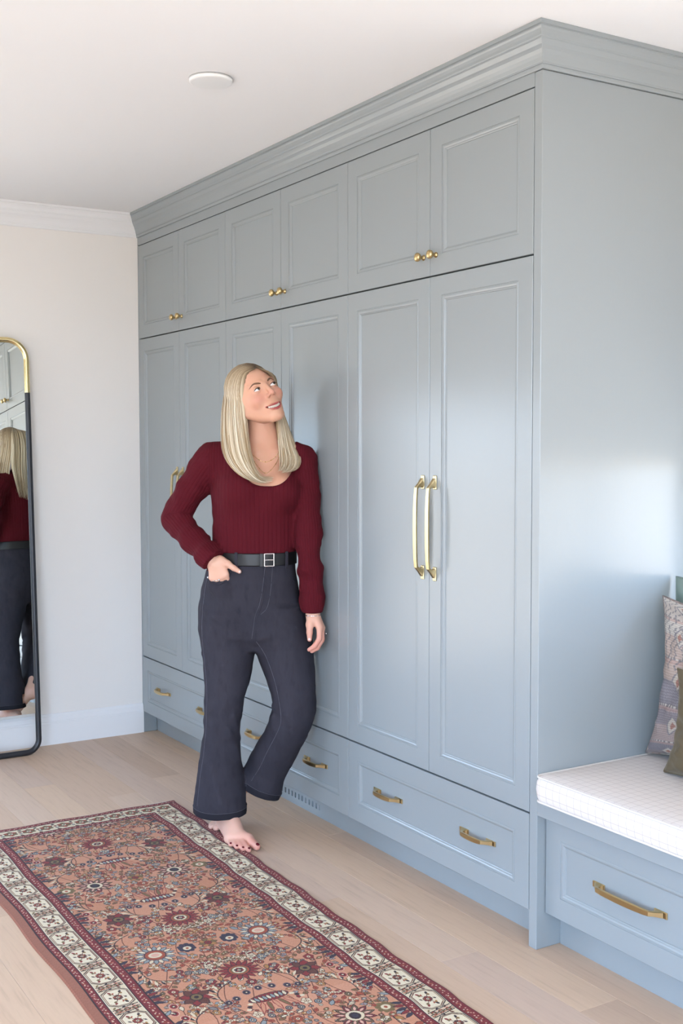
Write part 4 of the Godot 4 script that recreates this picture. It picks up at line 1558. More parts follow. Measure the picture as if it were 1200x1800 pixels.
func skin_foot_l(p: Vector3) -> float:
	# heel raised, resting on the toes behind the other foot
	var d := cap_d(p, Vector3(0.018, 0.25, -0.045), Vector3(-0.048, 0.165, -0.072), 0.036, 0.029)
	d = smin(d, ell_d(p, Vector3(-0.050, 0.148, -0.100), Vector3(0.027, 0.034, 0.026)), 0.03)
	d = smin(d, cap_d(p, Vector3(-0.064, 0.142, -0.068), Vector3(-0.122, 0.042, -0.014), 0.030, 0.023), 0.03)
	d = smin(d, cap_d(p, Vector3(-0.120, 0.030, 0.008), Vector3(-0.136, 0.030, -0.046), 0.020, 0.017), 0.02)
	var a := [Vector3(-0.124, 0.026, 0.012), Vector3(-0.132, 0.024, -0.003), Vector3(-0.137, 0.023, -0.017), Vector3(-0.141, 0.022, -0.031), Vector3(-0.143, 0.021, -0.045)]
	var b := [Vector3(-0.146, 0.0150, 0.026), Vector3(-0.166, 0.0125, 0.010), Vector3(-0.170, 0.0120, -0.007), Vector3(-0.170, 0.0120, -0.024), Vector3(-0.166, 0.0115, -0.041)]
	for i in 5: d = smin(d, cap_d(p, a[i], b[i], 0.0145 if i == 0 else 0.0100, 0.0115 if i == 0 else 0.0080), 0.006)
	return maxf(d, 0.0035 - p.y)

func skin_body(p: Vector3) -> float:
	# hidden under the clothes as well, so that the figure is one
	var d := torso_d(p) + 0.009
	d = smin(d, cap_d(p, Vector3(0.035, 1.335, -0.030), Vector3(0.016, 1.455, -0.012), 0.060, 0.0495), 0.05)
	d = smin(d, cap_d(p, Vector3(0.075, 1.338, 0.035), Vector3(0.135, 1.345, 0.02), 0.014, 0.016), 0.03)
	d = smin(d, cap_d(p, Vector3(0.010, 1.338, 0.035), Vector3(-0.055, 1.345, 0.01), 0.014, 0.016), 0.03)
	return d

func skin_limbs(p: Vector3) -> float:
	var d := smin(stack_d(T_pelvis, p), smin(stack_d(T_rleg, p), stack_d(T_lleg, p), 0.01), 0.03) + 0.014
	d = maxf(d, p.y - 0.985)
	d = maxf(d, 0.17 - p.y)
	d = minf(d, chain(p, RS, [0.047, 0.044, 0.040, 0.036, 0.028], 0.02))
	d = minf(d, chain(p, LS, [0.044, 0.039, 0.036, 0.031, 0.026], 0.02))
	return d

# head, in centimetres, in its own axes: x to its left, y up, z out of the face
func head_d(q: Vector3) -> float:
	var p := Vector3(absf(q.x), q.y, q.z)
	var d := ell_d(p, Vector3(0, 2.7, -0.9), Vector3(7.3, 8.7, 9.2))
	d = smin(d, ell_d(p, Vector3(0, -2.2, 2.4), Vector3(6.4, 8.0, 6.5)), 2.0)
	d = smin(d, cap_d(p, Vector3(5.2, -4.6, 0.4), Vector3(1.5, -9.4, 6.2), 1.9, 1.7), 1.6)
	d = smin(d, p.distance_to(Vector3(0, -9.6, 7.1)) - 1.75, 1.3)
	if p.z > 2.0:
		d = smin(d, ell_d(p, Vector3(3.9, -2.7, 6.1), Vector3(2.3, 2.1, 2.1)), 1.6)
		d = smin(d, ell_d(p, Vector3(0, -6.6, 6.6), Vector3(3.2, 2.4, 2.5)), 1.3)
		d = smin(d, cap_d(p, Vector3(1.1, 1.9, 8.0), Vector3(4.7, 2.0, 6.3), 0.85, 0.8), 0.9)
		d = smax(d, -(p.distance_to(Vector3(3.2, 0.1, 9.9)) - 1.85), 0.9)
		d = smin(d, cap_d(p, Vector3(0, 1.4, 8.3), Vector3(0, -2.5, 10.2), 0.62, 0.85), 0.9)
		d = smin(d, p.distance_to(Vector3(0, -2.75, 10.4)) - 0.80, 0.5)
		d = smin(d, p.distance_to(Vector3(1.15, -3.15, 9.2)) - 0.68, 0.45)
		d = smax(d, -ell_d(p, Vector3(0.62, -3.75, 9.85), Vector3(0.42, 0.40, 0.55)), 0.12)
		# lids round the eye
		d = smin(d, p.distance_to(Vector3(3.2, 0.12, 7.60)) - 1.30, 0.30)
		d = smax(d, -ell_d(p, Vector3(3.2, 0.08, 8.9), Vector3(1.34, 0.45, 1.55)), 0.10)
		d = smax(d, -cap_d(p, Vector3(2.1, -3.6, 9.3), Vector3(4.1, -6.3, 7.3), 0.22, 0.16), 0.55)
		# lips, drawn up at the corners
		var lift := 0.100 * p.x * p.x
		d = smin(d, cap_d(p, Vector3(0, -6.30, 9.10), Vector3(1.5, -6.16, 8.72), 0.27, 0.26), 0.3)
		d = smin(d, cap_d(p, Vector3(1.5, -6.16, 8.72), Vector3(3.15, -5.90, 7.35), 0.26, 0.10), 0.3)
		d = smin(d, cap_d(p, Vector3(0, -7.76, 8.95), Vector3(1.6, -7.42, 8.55), 0.42, 0.38), 0.35)
		d = smin(d, cap_d(p, Vector3(1.6, -7.42, 8.55), Vector3(3.15, -6.02, 7.35), 0.38, 0.10), 0.3)
		d = smax(d, -ell_d(Vector3(p.x, p.y - lift, p.z), Vector3(0, -7.00, 8.3), Vector3(3.1, 0.44, 2.3)), 0.10)
	# ears
	if p.x > 5.0:
		d = smin(d, ell_d(p, Vector3(7.3, -0.6, -1.2), Vector3(0.75, 2.9, 1.7)), 0.6)
		d = smin(d, p.distance_to(Vector3(7.0, -3.7, -0.5)) - 0.85, 0.6)
	return d

func lin(r: int, g: int, b: int) -> Color:
	return c8(r, g, b).srgb_to_linear()

func head_col(q: Vector3) -> Color:
	var p := Vector3(absf(q.x), q.y, q.z)
	var c := lin(220, 168, 141)
	var blush := exp(-(pow((p.x - 4.0) / 2.2, 2) + pow((p.y + 2.8) / 2.0, 2))) * (1.0 if p.z > 3 else 0.0)
	c = c.lerp(lin(220, 146, 130), 0.60 * blush)
	c = c.lerp(lin(222, 152, 136), 0.5 * exp(-(pow(p.x / 1.2, 2) + pow((p.y + 2.8) / 1.0, 2))) * (1.0 if p.z > 9 else 0.0))
	if p.z > 7.0:
		var du := minf(cap_d(p, Vector3(0, -6.30, 9.10), Vector3(1.5, -6.16, 8.72), 0.27, 0.26), cap_d(p, Vector3(1.5, -6.16, 8.72), Vector3(3.15, -5.90, 7.35), 0.26, 0.10))
		du = minf(du, minf(cap_d(p, Vector3(0, -7.76, 8.95), Vector3(1.6, -7.42, 8.55), 0.42, 0.38), cap_d(p, Vector3(1.6, -7.42, 8.55), Vector3(3.15, -6.02, 7.35), 0.38, 0.10)))
		c = c.lerp(lin(178, 84, 84), clampf(1.0 - (du - 0.0) / 0.13, 0.0, 1.0))
		var in_mouth := ell_d(Vector3(p.x, p.y - 0.100 * p.x * p.x, p.z), Vector3(0, -7.00, 8.3), Vector3(2.95, 0.36, 2.3))
		c = c.lerp(lin(96, 42, 36), clampf(1.0 - (p.distance_to(Vector3(0.62, -3.70, 9.75)) - 0.30) / 0.18, 0.0, 1.0))
		if in_mouth < 0.0 and p.z < 8.5 - 0.11 * p.x * p.x: c = lin(120, 50, 48)
	return c

func person() -> void:
	folds = FastNoiseLite.new()
	folds.seed = 21
	folds.frequency = 9.0
	folds.fractal_octaves = 2
	T_torso = stack_table([[0.94, -0.008, 0.0, 0.142, 0.104], [0.98, -0.006, 0.0, 0.143, 0.103], [1.03, -0.003, 0.0, 0.150, 0.104], [1.08, 0.001, 0.0, 0.153, 0.106], [1.14, 0.006, 0.002, 0.160, 0.110], [1.20, 0.010, 0.0, 0.166, 0.108], [1.26, 0.010, -0.006, 0.165, 0.100], [1.31, 0.006, -0.014, 0.158, 0.086], [1.345, 0.010, -0.020, 0.132, 0.070], [1.375, 0.016, -0.025, 0.092, 0.058], [1.40, 0.02, -0.028, 0.062, 0.050]])
	T_pelvis = stack_table([[0.65, -0.008, -0.01, 0.150, 0.080], [0.70, -0.010, -0.008, 0.178, 0.108], [0.76, -0.018, -0.010, 0.182, 0.120], [0.81, -0.023, -0.010, 0.178, 0.124], [0.85, -0.023, -0.006, 0.172, 0.120], [0.89, -0.022, -0.002, 0.165, 0.115], [0.93, -0.018, 0.0, 0.156, 0.110], [0.955, -0.011, 0.0, 0.147, 0.106], [1.0, -0.007, 0.0, 0.143, 0.105]])
	T_rleg = stack_table([[0.05, -0.129, 0.020, 0.098, 0.106], [0.08, -0.129, 0.020, 0.095, 0.103], [0.115, -0.130, 0.020, 0.094, 0.100], [0.175, -0.129, 0.018, 0.086, 0.093], [0.236, -0.130, 0.016, 0.077, 0.085], [0.297, -0.129, 0.016, 0.070, 0.078], [0.357, -0.124, 0.018, 0.066, 0.073], [0.437, -0.118, 0.022, 0.067, 0.072], [0.538, -0.105, 0.018, 0.079, 0.082], [0.618, -0.101, 0.008, 0.089, 0.093], [0.70, -0.106, 0.0, 0.094, 0.100], [0.80, -0.10, -0.005, 0.090, 0.105]])
	T_lleg = stack_table([[0.05, -0.015, -0.050, 0.088, 0.092], [0.10, -0.008, -0.050, 0.090, 0.092], [0.14, 0.000, -0.048, 0.088, 0.090], [0.18, 0.014, -0.045, 0.084, 0.086], [0.222, 0.036, -0.034, 0.083, 0.082], [0.283, 0.067, -0.014, 0.084, 0.078], [0.344, 0.098, 0.010, 0.081, 0.075], [0.401, 0.122, 0.027, 0.078, 0.074], [0.446, 0.131, 0.032, 0.077, 0.076], [0.507, 0.127, 0.030, 0.082, 0.080], [0.568, 0.115, 0.022, 0.091, 0.088], [0.628, 0.100, 0.012, 0.099, 0.096], [0.70, 0.088, 0.004, 0.103, 0.102], [0.80, 0.070, -0.004, 0.095, 0.106]])
	# pulled folds of the cloth: [ends (x, y) on the leg, how proud]
	for c in [[-0.096, 0.372, -0.058, 0.255, 0.0058], [-0.080, 0.430, -0.060, 0.335, 0.0045], [-0.150, 0.250, -0.120, 0.130, 0.0040], [-0.060, 0.700, -0.150, 0.735, 0.0050], [0.020, 0.700, 0.140, 0.735, 0.0050], [-0.055, 0.720, -0.140, 0.775, 0.0040], [-0.185, 0.640, -0.110, 0.610, 0.0040], [0.060, 0.455, 0.110, 0.435, 0.006], [0.062, 0.425, 0.125, 0.405, 0.005], [0.120, 0.380, 0.165, 0.330, 0.004], [-0.180, 0.850, -0.120, 0.835, 0.004], [-0.185, 0.800, -0.110, 0.795, 0.004]]:
		var ends := []
		for e in 2: ends.append(Vector3(c[e * 2], c[e * 2 + 1], front_z(func(p): return smin(stack_d(T_pelvis, p), smin(stack_d(T_rleg, p), stack_d(T_lleg, p), 0.01), 0.03), c[e * 2], c[e * 2 + 1], 0.25, 0.001) - 0.002))
		creases.append([ends[0], ends[1], c[4]])
	var t := thing("person", "smiling woman with long blonde hair in a burgundy ribbed sweater leaning on the wardrobe", "person", Vector3(1.547, 0, 0.185))
	t.rotation.y = 1.0236
	# skin
	var B := S()
	var hb := head_basis().scaled(Vector3.ONE * 0.0106)
	var hx := Transform3D(hb, HEAD_AT)
	add_net(B, nets(head_d, Vector3(-8.9, -12.6, -11.0), Vector3(8.9, 12.4, 12.2), 0.26), hx, head_col)
	var sk := func(p: Vector3) -> Color:
		return lin(216, 163, 136)
	add_net(B, nets(skin_body, Vector3(-0.22, 1.12, -0.14), Vector3(0.24, 1.475, 0.16), 0.007), Transform3D(), sk)
	add_net(B, nets(skin_limbs, Vector3(-0.36, 0.15, -0.18), Vector3(0.28, 1.38, 0.17), 0.016), Transform3D(), sk)
	var warm := func(p: Vector3) -> Color:
		return lin(222, 172, 150).lerp(lin(216, 146, 130), clampf((0.745 - p.y) / 0.09, 0.0, 0.7)) if p.x > 0 else lin(224, 176, 152)
	add_net(B, nets(skin_hands_r, Vector3(-0.20, 0.815, 0.045), Vector3(-0.03, 1.02, 0.145), 0.0032), Transform3D(), warm)
	add_net(B, nets(skin_hands_l, Vector3(0.16, 0.64, 0.035), Vector3(0.25, 0.865, 0.13), 0.0030), Transform3D(), warm)
	var foot := func(p: Vector3) -> Color:
		return lin(224, 178, 158).lerp(lin(214, 140, 126), clampf((p.z - 0.16) / 0.07, 0.0, 0.6))
	add_net(B, nets(skin_foot_r, Vector3(-0.18, -0.008, -0.075), Vector3(0.05, 0.20, 0.27), 0.0036), Transform3D(), foot)
	add_net(B, nets(skin_foot_l, Vector3(-0.20, -0.008, -0.13), Vector3(0.05, 0.24, 0.06), 0.0040), Transform3D(), foot)
	obj("body", B, M.skin, t)
	# eyes, brows, teeth
	for s: float in [-1.0, 1.0]:
		var ec := Vector3(3.2 * s, 0.12, 7.60)
		var gaze := Vector3(0.36, 0.17, 0.92).normalized()
		var eb := Basis(Quaternion(Vector3.BACK, gaze))
		var ew := S()
		var prof := []
		for i in 13:
			var a := PI * (1.0 - i / 12.0)
			prof.append([sin(a) * 1.17, cos(a) * 1.17])
		lathe_z(ew, prof, 20)
		var eye := obj("eye", ew, M.eye, t)
		eye.transform = hx * Transform3D(eb, ec)
		for ring in [[0.54, 1.185, M.iris], [0.24, 1.20, M.pupil]]:
			var rs := S()
			var pr := []
			for i in 6:
				var a: float = ring[0] * (1.0 - i / 5.0)
				pr.append([sin(a) * ring[1], cos(a) * ring[1]])
			lathe_z(rs, pr, 18)
			obj("iris" if ring[1] < 1.19 else "pupil", rs, ring[2], eye)
		var bs := S()
		var bp := on_front(head_d, [Vector3(1.35 * s, 1.50, 0), Vector3(2.4 * s, 2.02, 0), Vector3(3.6 * s, 2.22, 0), Vector3(5.1 * s, 1.40, 0)], 12, 13.0, 0.05, 0.02)
		tube(bs, bp, [0.14, 0.24, 0.29, 0.30, 0.30, 0.29, 0.27, 0.24, 0.20, 0.16, 0.11, 0.05], 8)
		obj("eyebrow", bs, M.brow, t).transform = hx
		var ls := S()
		var lp := []
		for i in 9:
			var u := -1.0 + 2.0 * i / 8.0
			lp.append(Vector3((3.2 + u * 1.30) * s, 0.10 + 0.45 * (1.0 - u * u) - 0.06 * u, 7.60 + sqrt(maxf(1.36 * 1.36 - 1.69 * u * u * 0.85 - 0.27 * (1 - u * u), 0.1))))
		tube(ls, lp, [0.05, 0.10, 0.13, 0.14, 0.14, 0.14, 0.14, 0.13, 0.09], 6)
		obj("eyelashes", ls, M.lash, t).transform = hx
	var ts := S()
	for i in range(-4, 4):
		var x := (i + 0.5) * 0.56
		var zc := 8.35 - 0.115 * x * x
		var lift := 0.100 * x * x
		var yaw := atan2(0.23 * x, 1.0)
		var one := S()
		bx(one, Vector3(-0.268, -0.46, -0.18), Vector3(0.268, 0.42, 0.18), 0.05)
		ts.append_from(one.commit(), 0, Transform3D(Basis(Vector3.UP, yaw), Vector3(x, -6.82 + lift, zc)))
	obj("teeth", ts, M.teeth, t).transform = hx
	# clothes
	var sw := S()
	add_net(sw, nets(sweater_d, Vector3(-0.37, 0.765, -0.17), Vector3(0.27, 1.42, 0.17), 0.0058), Transform3D(), null, sweater_piece, sweater_uv)
	obj("sweater", sw, M.knit, t)
	var je := S()
	add_net(je, nets(jeans_d, Vector3(-0.25, 0.04, -0.17), Vector3(0.24, 1.01, 0.17), 0.0068), Transform3D(), worn)
	var jeans := obj("jeans", je, M.denim_worn, t)
	dress(t, jeans)
	hair(t, hx)

# denim rubbed paler on the thighs and along its standing folds
func worn(p: Vector3) -> Color:
	var k := 0.0
	for c in creases: k = maxf(k, exp(-pow(maxf(cap_d(p, c[0], c[1], 0.0, 0.0) - 0.001, 0.0) / 0.0045, 2.0)) * 0.55)
	k += 0.22 * exp(-pow((p.x + 0.105) / 0.045, 2.0) - pow((p.y - 0.52) / 0.17, 2.0)) * (1.0 if p.z > 0 else 0.0)
	k += 0.18 * exp(-pow((p.x - 0.10) / 0.05, 2.0) - pow((p.y - 0.50) / 0.15, 2.0)) * (1.0 if p.z > 0 else 0.0)
	k += 0.08 * folds.get_noise_3d(p.x * 2.0, p.y * 0.7, p.z * 2.0)
	return Color(1.0 + k, 1.0 + k, 1.0 + k * 0.95) * 0.75

# belt, seams, hems, jewellery
func dress(t: Node3D, jeans: Node3D) -> void:
	var ring := func(y: float, off: float, n: int) -> PackedVector3Array:
		var out := PackedVector3Array()
		for j in n:
			var a := TAU * j / n
			var dir := Vector3(sin(a), 0, cos(a))
			var r := 0.05
			while jeans_d(Vector3(-0.008, minf(y, 0.985), 0) + dir * r) < 0.0 and r < 0.25: r += 0.001
			out.append(Vector3(-0.008, y, 0) + dir * (r + off))
		return out
	var rows := []
	for e in [[0.950, 0.0015], [0.951, 0.0042], [0.954, 0.005], [0.990, 0.005], [0.993, 0.0042], [0.994, 0.0015]]:
		rows.append(ring.call(e[0], e[1] + 0.001, 56))
	var bs := S()
	grid(bs, rows, true, true)
	var belt := obj("belt", bs, M.leather, t)
	var mid: PackedVector3Array = ring.call(0.972, 0.010, 720)
	var at_x := func(x: float) -> Vector3:
		var best := Vector3.ZERO
		var bd := 1e9
		for p in mid:
			if p.z > 0 and absf(p.x - x) < bd:
				bd = absf(p.x - x)
				best = p
		return best
	for x: float in [-0.062, 0.112]:
		var p: Vector3 = at_x.call(x)
		var yaw := atan2(p.x + 0.008, p.z * 1.8)
		var ls := S()
		bx(ls, Vector3(-0.0055, -0.028, -0.004), Vector3(0.0055, 0.026, 0.0), 0.001)
		var o := obj("belt_loop", ls, M.denim, t)
		o.transform = Transform3D(Basis(Vector3.UP, yaw), p)
	var bp: Vector3 = at_x.call(0.052)
	var bk := S()
	var loop := [Vector3(-0.0165, -0.021, 0), Vector3(0.0165, -0.021, 0), Vector3(0.0165, 0.021, 0), Vector3(-0.0165, 0.021, 0)]
	for i in 4: tube(bk, [loop[i], loop[(i + 1) % 4]], 0.0024, 8)
	tube(bk, [Vector3(-0.0165, 0.0, 0), Vector3(0.0165, 0.0, 0.001)], 0.0018, 8)
	var buckle := obj("buckle", bk, M.silver, belt)
	buckle.transform = Transform3D(Basis(Vector3.UP, atan2(bp.x, bp.z * 1.8)), bp - Vector3(0, 0, 0.001))
	var keep := S()
	bx(keep, Vector3(-0.006, -0.0225, -0.003), Vector3(0.006, 0.0225, 0.0), 0.001)
	var kp := obj("belt_keeper", keep, M.leather, t)
	kp.transform = Transform3D(Basis(Vector3.UP, atan2(bp.x - 0.03, bp.z * 1.8)), at_x.call(0.026))
	# stitched seams on the front of the jeans
	var seam := func(called: String, pts: Array, n: int, r: float, m: Material, lift := 0.0003):
		var st := S()
		var c := PackedVector3Array()
		for p in curve(pts, n):
			c.append(Vector3(p.x, p.y, front_z(jeans_d, p.x, p.y, 0.25, 0.0015) + lift))
		tube(st, c, r, 6)
		obj(called, st, m, jeans)
	seam.call("fly_seam", [Vector3(0.044, 0.95, 0), Vector3(0.036, 0.88, 0), Vector3(0.026, 0.82, 0), Vector3(0.010, 0.775, 0)], 30, 0.0012, M.denim)
	seam.call("stitching", [Vector3(0.037, 0.95, 0), Vector3(0.029, 0.88, 0), Vector3(0.018, 0.82, 0), Vector3(0.004, 0.785, 0), Vector3(-0.004, 0.74, 0), Vector3(-0.010, 0.70, 0)], 40, 0.0007, M.thread)
	seam.call("stitching", [Vector3(0.062, 0.95, 0), Vector3(0.056, 0.87, 0), Vector3(0.044, 0.81, 0), Vector3(0.022, 0.785, 0)], 30, 0.0007, M.thread)
	seam.call("side_seam", [Vector3(-0.163, 0.93, 0), Vector3(-0.176, 0.86, 0), Vector3(-0.184, 0.78, 0), Vector3(-0.186, 0.70, 0), Vector3(-0.176, 0.60, 0), Vector3(-0.170, 0.50, 0), Vector3(-0.173, 0.40, 0), Vector3(-0.182, 0.30, 0), Vector3(-0.196, 0.20, 0), Vector3(-0.205, 0.11, 0)], 70, 0.0009, M.thread)
	seam.call("inner_seam", [Vector3(0.005, 0.69, 0), Vector3(0.040, 0.63, 0), Vector3(0.068, 0.55, 0), Vector3(0.084, 0.47, 0), Vector3(0.088, 0.41, 0), Vector3(0.070, 0.36, 0), Vector3(0.040, 0.30, 0), Vector3(0.010, 0.235, 0), Vector3(-0.020, 0.185, 0)], 60, 0.0009, M.thread)
	seam.call("pocket_edge", [Vector3(-0.162, 0.908, 0), Vector3(-0.148, 0.893, 0), Vector3(-0.122, 0.888, 0), Vector3(-0.094, 0.904, 0), Vector3(-0.080, 0.928, 0), Vector3(-0.076, 0.948, 0)], 24, 0.0022, M.denim, 0.001)
	seam.call("pocket_edge", [Vector3(0.106, 0.946, 0), Vector3(0.112, 0.915, 0), Vector3(0.135, 0.89, 0)], 14, 0.0016, M.denim, 0.0005)
	var rv := S()
	lathe_z(rv, [[0.0045, -0.002], [0.0045, 0.0008], [0.003, 0.0018], [0.0, 0.002]], 12)
	var riv := obj("rivet", rv, M.silver, jeans)
	riv.position = Vector3(-0.163, 0.906, front_z(jeans_d, -0.163, 0.906, 0.25, 0.001))
	# turned hems, open below
	var hem := func(axis_c: Vector3, nrm: Vector3, tab: Dictionary, h: float):
		var u := Vector3(-nrm.y, nrm.x, 0).normalized()
		var rws := []
		for e in [[-0.010, -0.006], [-0.012, -0.0025], [-0.010, 0.0003], [h, 0.0010], [h + 0.001, -0.0005]]:
			var line := PackedVector3Array()
			for j in 48:
				var a := TAU * j / 48.0
				var dir := u * cos(a) + Vector3(0, 0, 1) * sin(a)
				var base: Vector3 = axis_c - nrm * maxf(e[0], 0.014)
				var r := 0.03
				while minf(jeans_d(base + dir * r), stack_d(tab, base + dir * r) + 0.004) < 0.0 and r < 0.2: r += 0.001
				line.append(axis_c - nrm * e[0] + dir * (r + e[1]))
			rws.append(line)
		var st := S()
		grid(st, rws, true, u.x > 0)
		var inner := S()
		obj("hem", st, M.denim_hem, jeans)
		var tr := S()
		var lp: PackedVector3Array = rws[3]
		lp.append(lp[0])
		tube(tr, lp, 0.0007, 5, false)
		obj("stitching", tr, M.thread, jeans)
	hem.call(Vector3(-0.129, 0.083, 0.020), Vector3(0, -1, 0), T_rleg, 0.012)
	hem.call(HEM_C, HEM_N.normalized(), T_lleg, 0.012)
	# nails
	for i in 5:
		var n := S()
		var rr: float = TOES[i][3]
		lathe_z(n, [[0.0, 0.0014], [rr * 0.28, 0.0012], [rr * 0.46, 0.0007], [rr * 0.53, -0.0002]], 12)
		var a: Vector3 = TOES[i][0]
		var b: Vector3 = TOES[i][1]
		var dirv := (b - a).normalized()
		var up := Vector3(0, 0.86, 0.0) + dirv * 0.5
		up = up.normalized()
		var o := obj("toenail", n, M.nail, t)
		o.transform = Transform3D(Basis(Quaternion(Vector3.BACK, up)), b + up * (rr - 0.0002) )
	for e in [[Vector3(-0.0475, 0.9345, 0.1275), Vector3(0.15, 0.1, 1.0), 0.0046], [Vector3(0.1885, 0.7005, 0.1175), Vector3(0.0, 0.05, 1.0), 0.0048]]:
		var n := S()
		lathe_z(n, [[0.0, 0.0012], [0.6, 0.0009], [0.9, 0.0003], [1.0, -0.001]].map(func(q): return [q[0] * e[2], q[1]]), 12)
		var o := obj("fingernail", n, M.pale_nail, t)
		o.transform = Transform3D(Basis(Quaternion(Vector3.BACK, e[1].normalized())), e[0])
	# jewellery
	for c in [[[Vector3(-0.022, 1.352, 0), Vector3(0.0, 1.325, 0), Vector3(0.035, 1.306, 0), Vector3(0.066, 1.318, 0), Vector3(0.086, 1.345, 0)], 28], [[Vector3(-0.018, 1.345, 0), Vector3(0.005, 1.300, 0), Vector3(0.040, 1.268, 0), Vector3(0.072, 1.298, 0), Vector3(0.090, 1.342, 0)], 30]]:
		var st := S()
		var c2 := PackedVector3Array()
		for p in curve(c[0], c[1]): c2.append(Vector3(p.x, p.y, front_z(skin_body, p.x, p.y, 0.2, 0.001) + 0.0012))
		tube(st, c2, 0.0008, 5)
		for i in range(2, c2.size(), 4):
			var bead := S()
			lathe_z(bead, [[0.0, -0.002], [0.0017, -0.001], [0.002, 0.0], [0.0017, 0.001], [0.0, 0.002]], 8)
			st.append_from(bead.commit(), 0, Transform3D(Basis(), c2[i]))
		obj("necklace", st, M.gold, t)
	var rs := S()
	var rp := PackedVector3Array()
	for j in 17: rp.append(Vector3(cos(TAU * j / 16.0) * 0.0112, 0, sin(TAU * j / 16.0) * 0.0112))
	tube(rs, rp, 0.0013, 6, false)
	lathe_z(rs, [[0.0, 0.0175], [0.0035, 0.0165], [0.0048, 0.0145], [0.002, 0.011], [0.0, 0.0108]], 10)
	var r1 := obj("finger_ring", rs, M.silver, t)
	r1.transform = Transform3D(Basis(Quaternion(Vector3.UP, Vector3(0.2, -0.9, -0.1).normalized())), Vector3(-0.1295, 0.9040, 0.1085))
	var r2 := obj("finger_ring", rs, M.silver, t)
	r2.transform = Transform3D(Basis(Vector3.UP, PI / 2 + 0.3), Vector3(0.2305, 0.712, 0.0715))
	var brs := S()
	var bpz := PackedVector3Array()
	for j in 25: bpz.append(Vector3(0.199 + cos(TAU * j / 24.0) * 0.027, 0.778, 0.074 + sin(TAU * j / 24.0) * 0.027))
	tube(brs, bpz, 0.0016, 6, false)
	obj("bracelet", brs, M.silver, t)

func hair(t: Node3D, hx: Transform3D) -> void:
	# scalp under the locks, in the head's own axes
	var cap_f := func(q: Vector3) -> float:
		var d := ell_d(q, Vector3(0, 2.7, -1.0), Vector3(7.45, 8.8, 9.35))
		return smax(d, -ell_d(q, Vector3(0, -3.4, 8.5), Vector3(6.55, 10.3, 9.5)), 0.4)
	var st := S()
	var dark := func(_p) -> Color: return lin(136, 112, 84)
	add_net(st, nets(cap_f, Vector3(-8.4, -7.5, -11.2), Vector3(8.4, 12.4, 9.2), 0.42), hx, dark)
	var C := Vector3(0.0, 1.50, -0.02)
	var rng := RandomNumberGenerator.new()
	rng.seed = 4
	var inv := hx.affine_inverse()
	for set_ in HAIR:
		var guides := []
		for g in set_.g: guides.append(curve(g, 28))
		var n: int = set_.n * 6
		for i in n:
			var a := clampf((i + rng.randf_range(-1.0, 2.0)) / n, 0.0, 0.999) * (guides.size() - 1)
			var k := mini(int(a), guides.size() - 2)
			var f := a - k
			var layer := rng.randf()
			var depth := lerpf(-0.016, 0.001, layer)
			var pts := PackedVector3Array()
			var cut := 28 - int(rng.randf() * rng.randf() * 8.0)
			var w1 := rng.randf_range(0.0, TAU)
			var w2 := rng.randf_range(0.0, TAU)
			var sway := rng.randf_range(0.001, 0.006)
			var loose := rng.randf() < 0.06
			if loose: sway = 0.014
			for j in cut:
				var p: Vector3 = guides[k][j].lerp(guides[k + 1][j], f)
				var u := j / 27.0
				var o := (p - C).normalized()
				p += o * depth * minf(u * 4.0, 1.0)
				p += Vector3(sin(u * 4.0 + w1), 0.3 * cos(u * 5.0 + w2), sin(u * 3.0 + w2)) * sway * u
				# never under the scalp
				var q := inv * p - Vector3(0, 2.7, -1.0)
				var e := (q / Vector3(7.55, 8.88, 9.45)).length()
				var lim := 0.995 + 0.022 * layer
				if e < lim and u < 0.5: p = hx * (Vector3(0, 2.7, -1.0) + q * lim / e)
				pts.append(p)
			var tint := rng.randf()
			if layer < 0.35: tint *= 0.4
			var col_root: Color = lin(126, 104, 78).lerp(lin(186, 162, 128), tint)
			var col_end: Color = lin(172, 144, 106).lerp(lin(236, 222, 196), tint)
			lock(st, pts, C, (rng.randf_range(0.0014, 0.0040) if not loose else 0.0010) * set_.w, rng.randf_range(0.0010, 0.0020) if not loose else 0.0008, col_root, col_end)
	obj("hair", st, M.hair, t)

func lock(st: SurfaceTool, pts: PackedVector3Array, C: Vector3, w: float, th: float, c0: Color, c1: Color) -> void:
	var n := pts.size()
	var sides := 6
	var P := []
	var N := []
	for i in n:
		var tg := (pts[mini(i + 1, n - 1)] - pts[maxi(i - 1, 0)]).normalized()
		var o := pts[i] - C
		o = o.normalized().lerp(Vector3(o.x * 2.5, 0, 0.9 if pts[i].z > -0.03 else -0.9).normalized(), 1.0 - smoothstep(1.38, 1.50, pts[i].y))
		o = (o - tg * o.dot(tg)).normalized()
		var s := tg.cross(o)
		var u := float(i) / (n - 1)
		var k := minf(0.18 + u * 4.0, 1.0) * (1.0 - 0.90 * smoothstep(0.62, 1.0, u))
		var lp := PackedVector3Array()
		var ln := PackedVector3Array()
		for j in sides:
			var a := TAU * j / sides
			lp.append(pts[i] + s * cos(a) * w * k + o * sin(a) * th * k)
			ln.append((s * cos(a) / w + o * sin(a) / th).normalized())
		P.append(lp)
		N.append(ln)
	for i in n - 1:
		for j in sides:
			var k := (j + 1) % sides
			for q: Array in [[i, j, j], [i, k, j + 1], [i + 1, k, j + 1], [i, j, j], [i + 1, k, j + 1], [i + 1, j, j]]:
				st.set_normal(N[q[0]][q[1]])
				var u2: float = q[0] / float(n - 1)
				st.set_color(lin(86, 68, 50).lerp(c0, smoothstep(0.0, 0.10, u2)).lerp(c1, smoothstep(0.05, 0.45, u2)))
				st.set_uv(Vector2(q[2] / float(sides), q[0] / float(n - 1)))
				st.add_vertex(P[q[0]][q[1]])
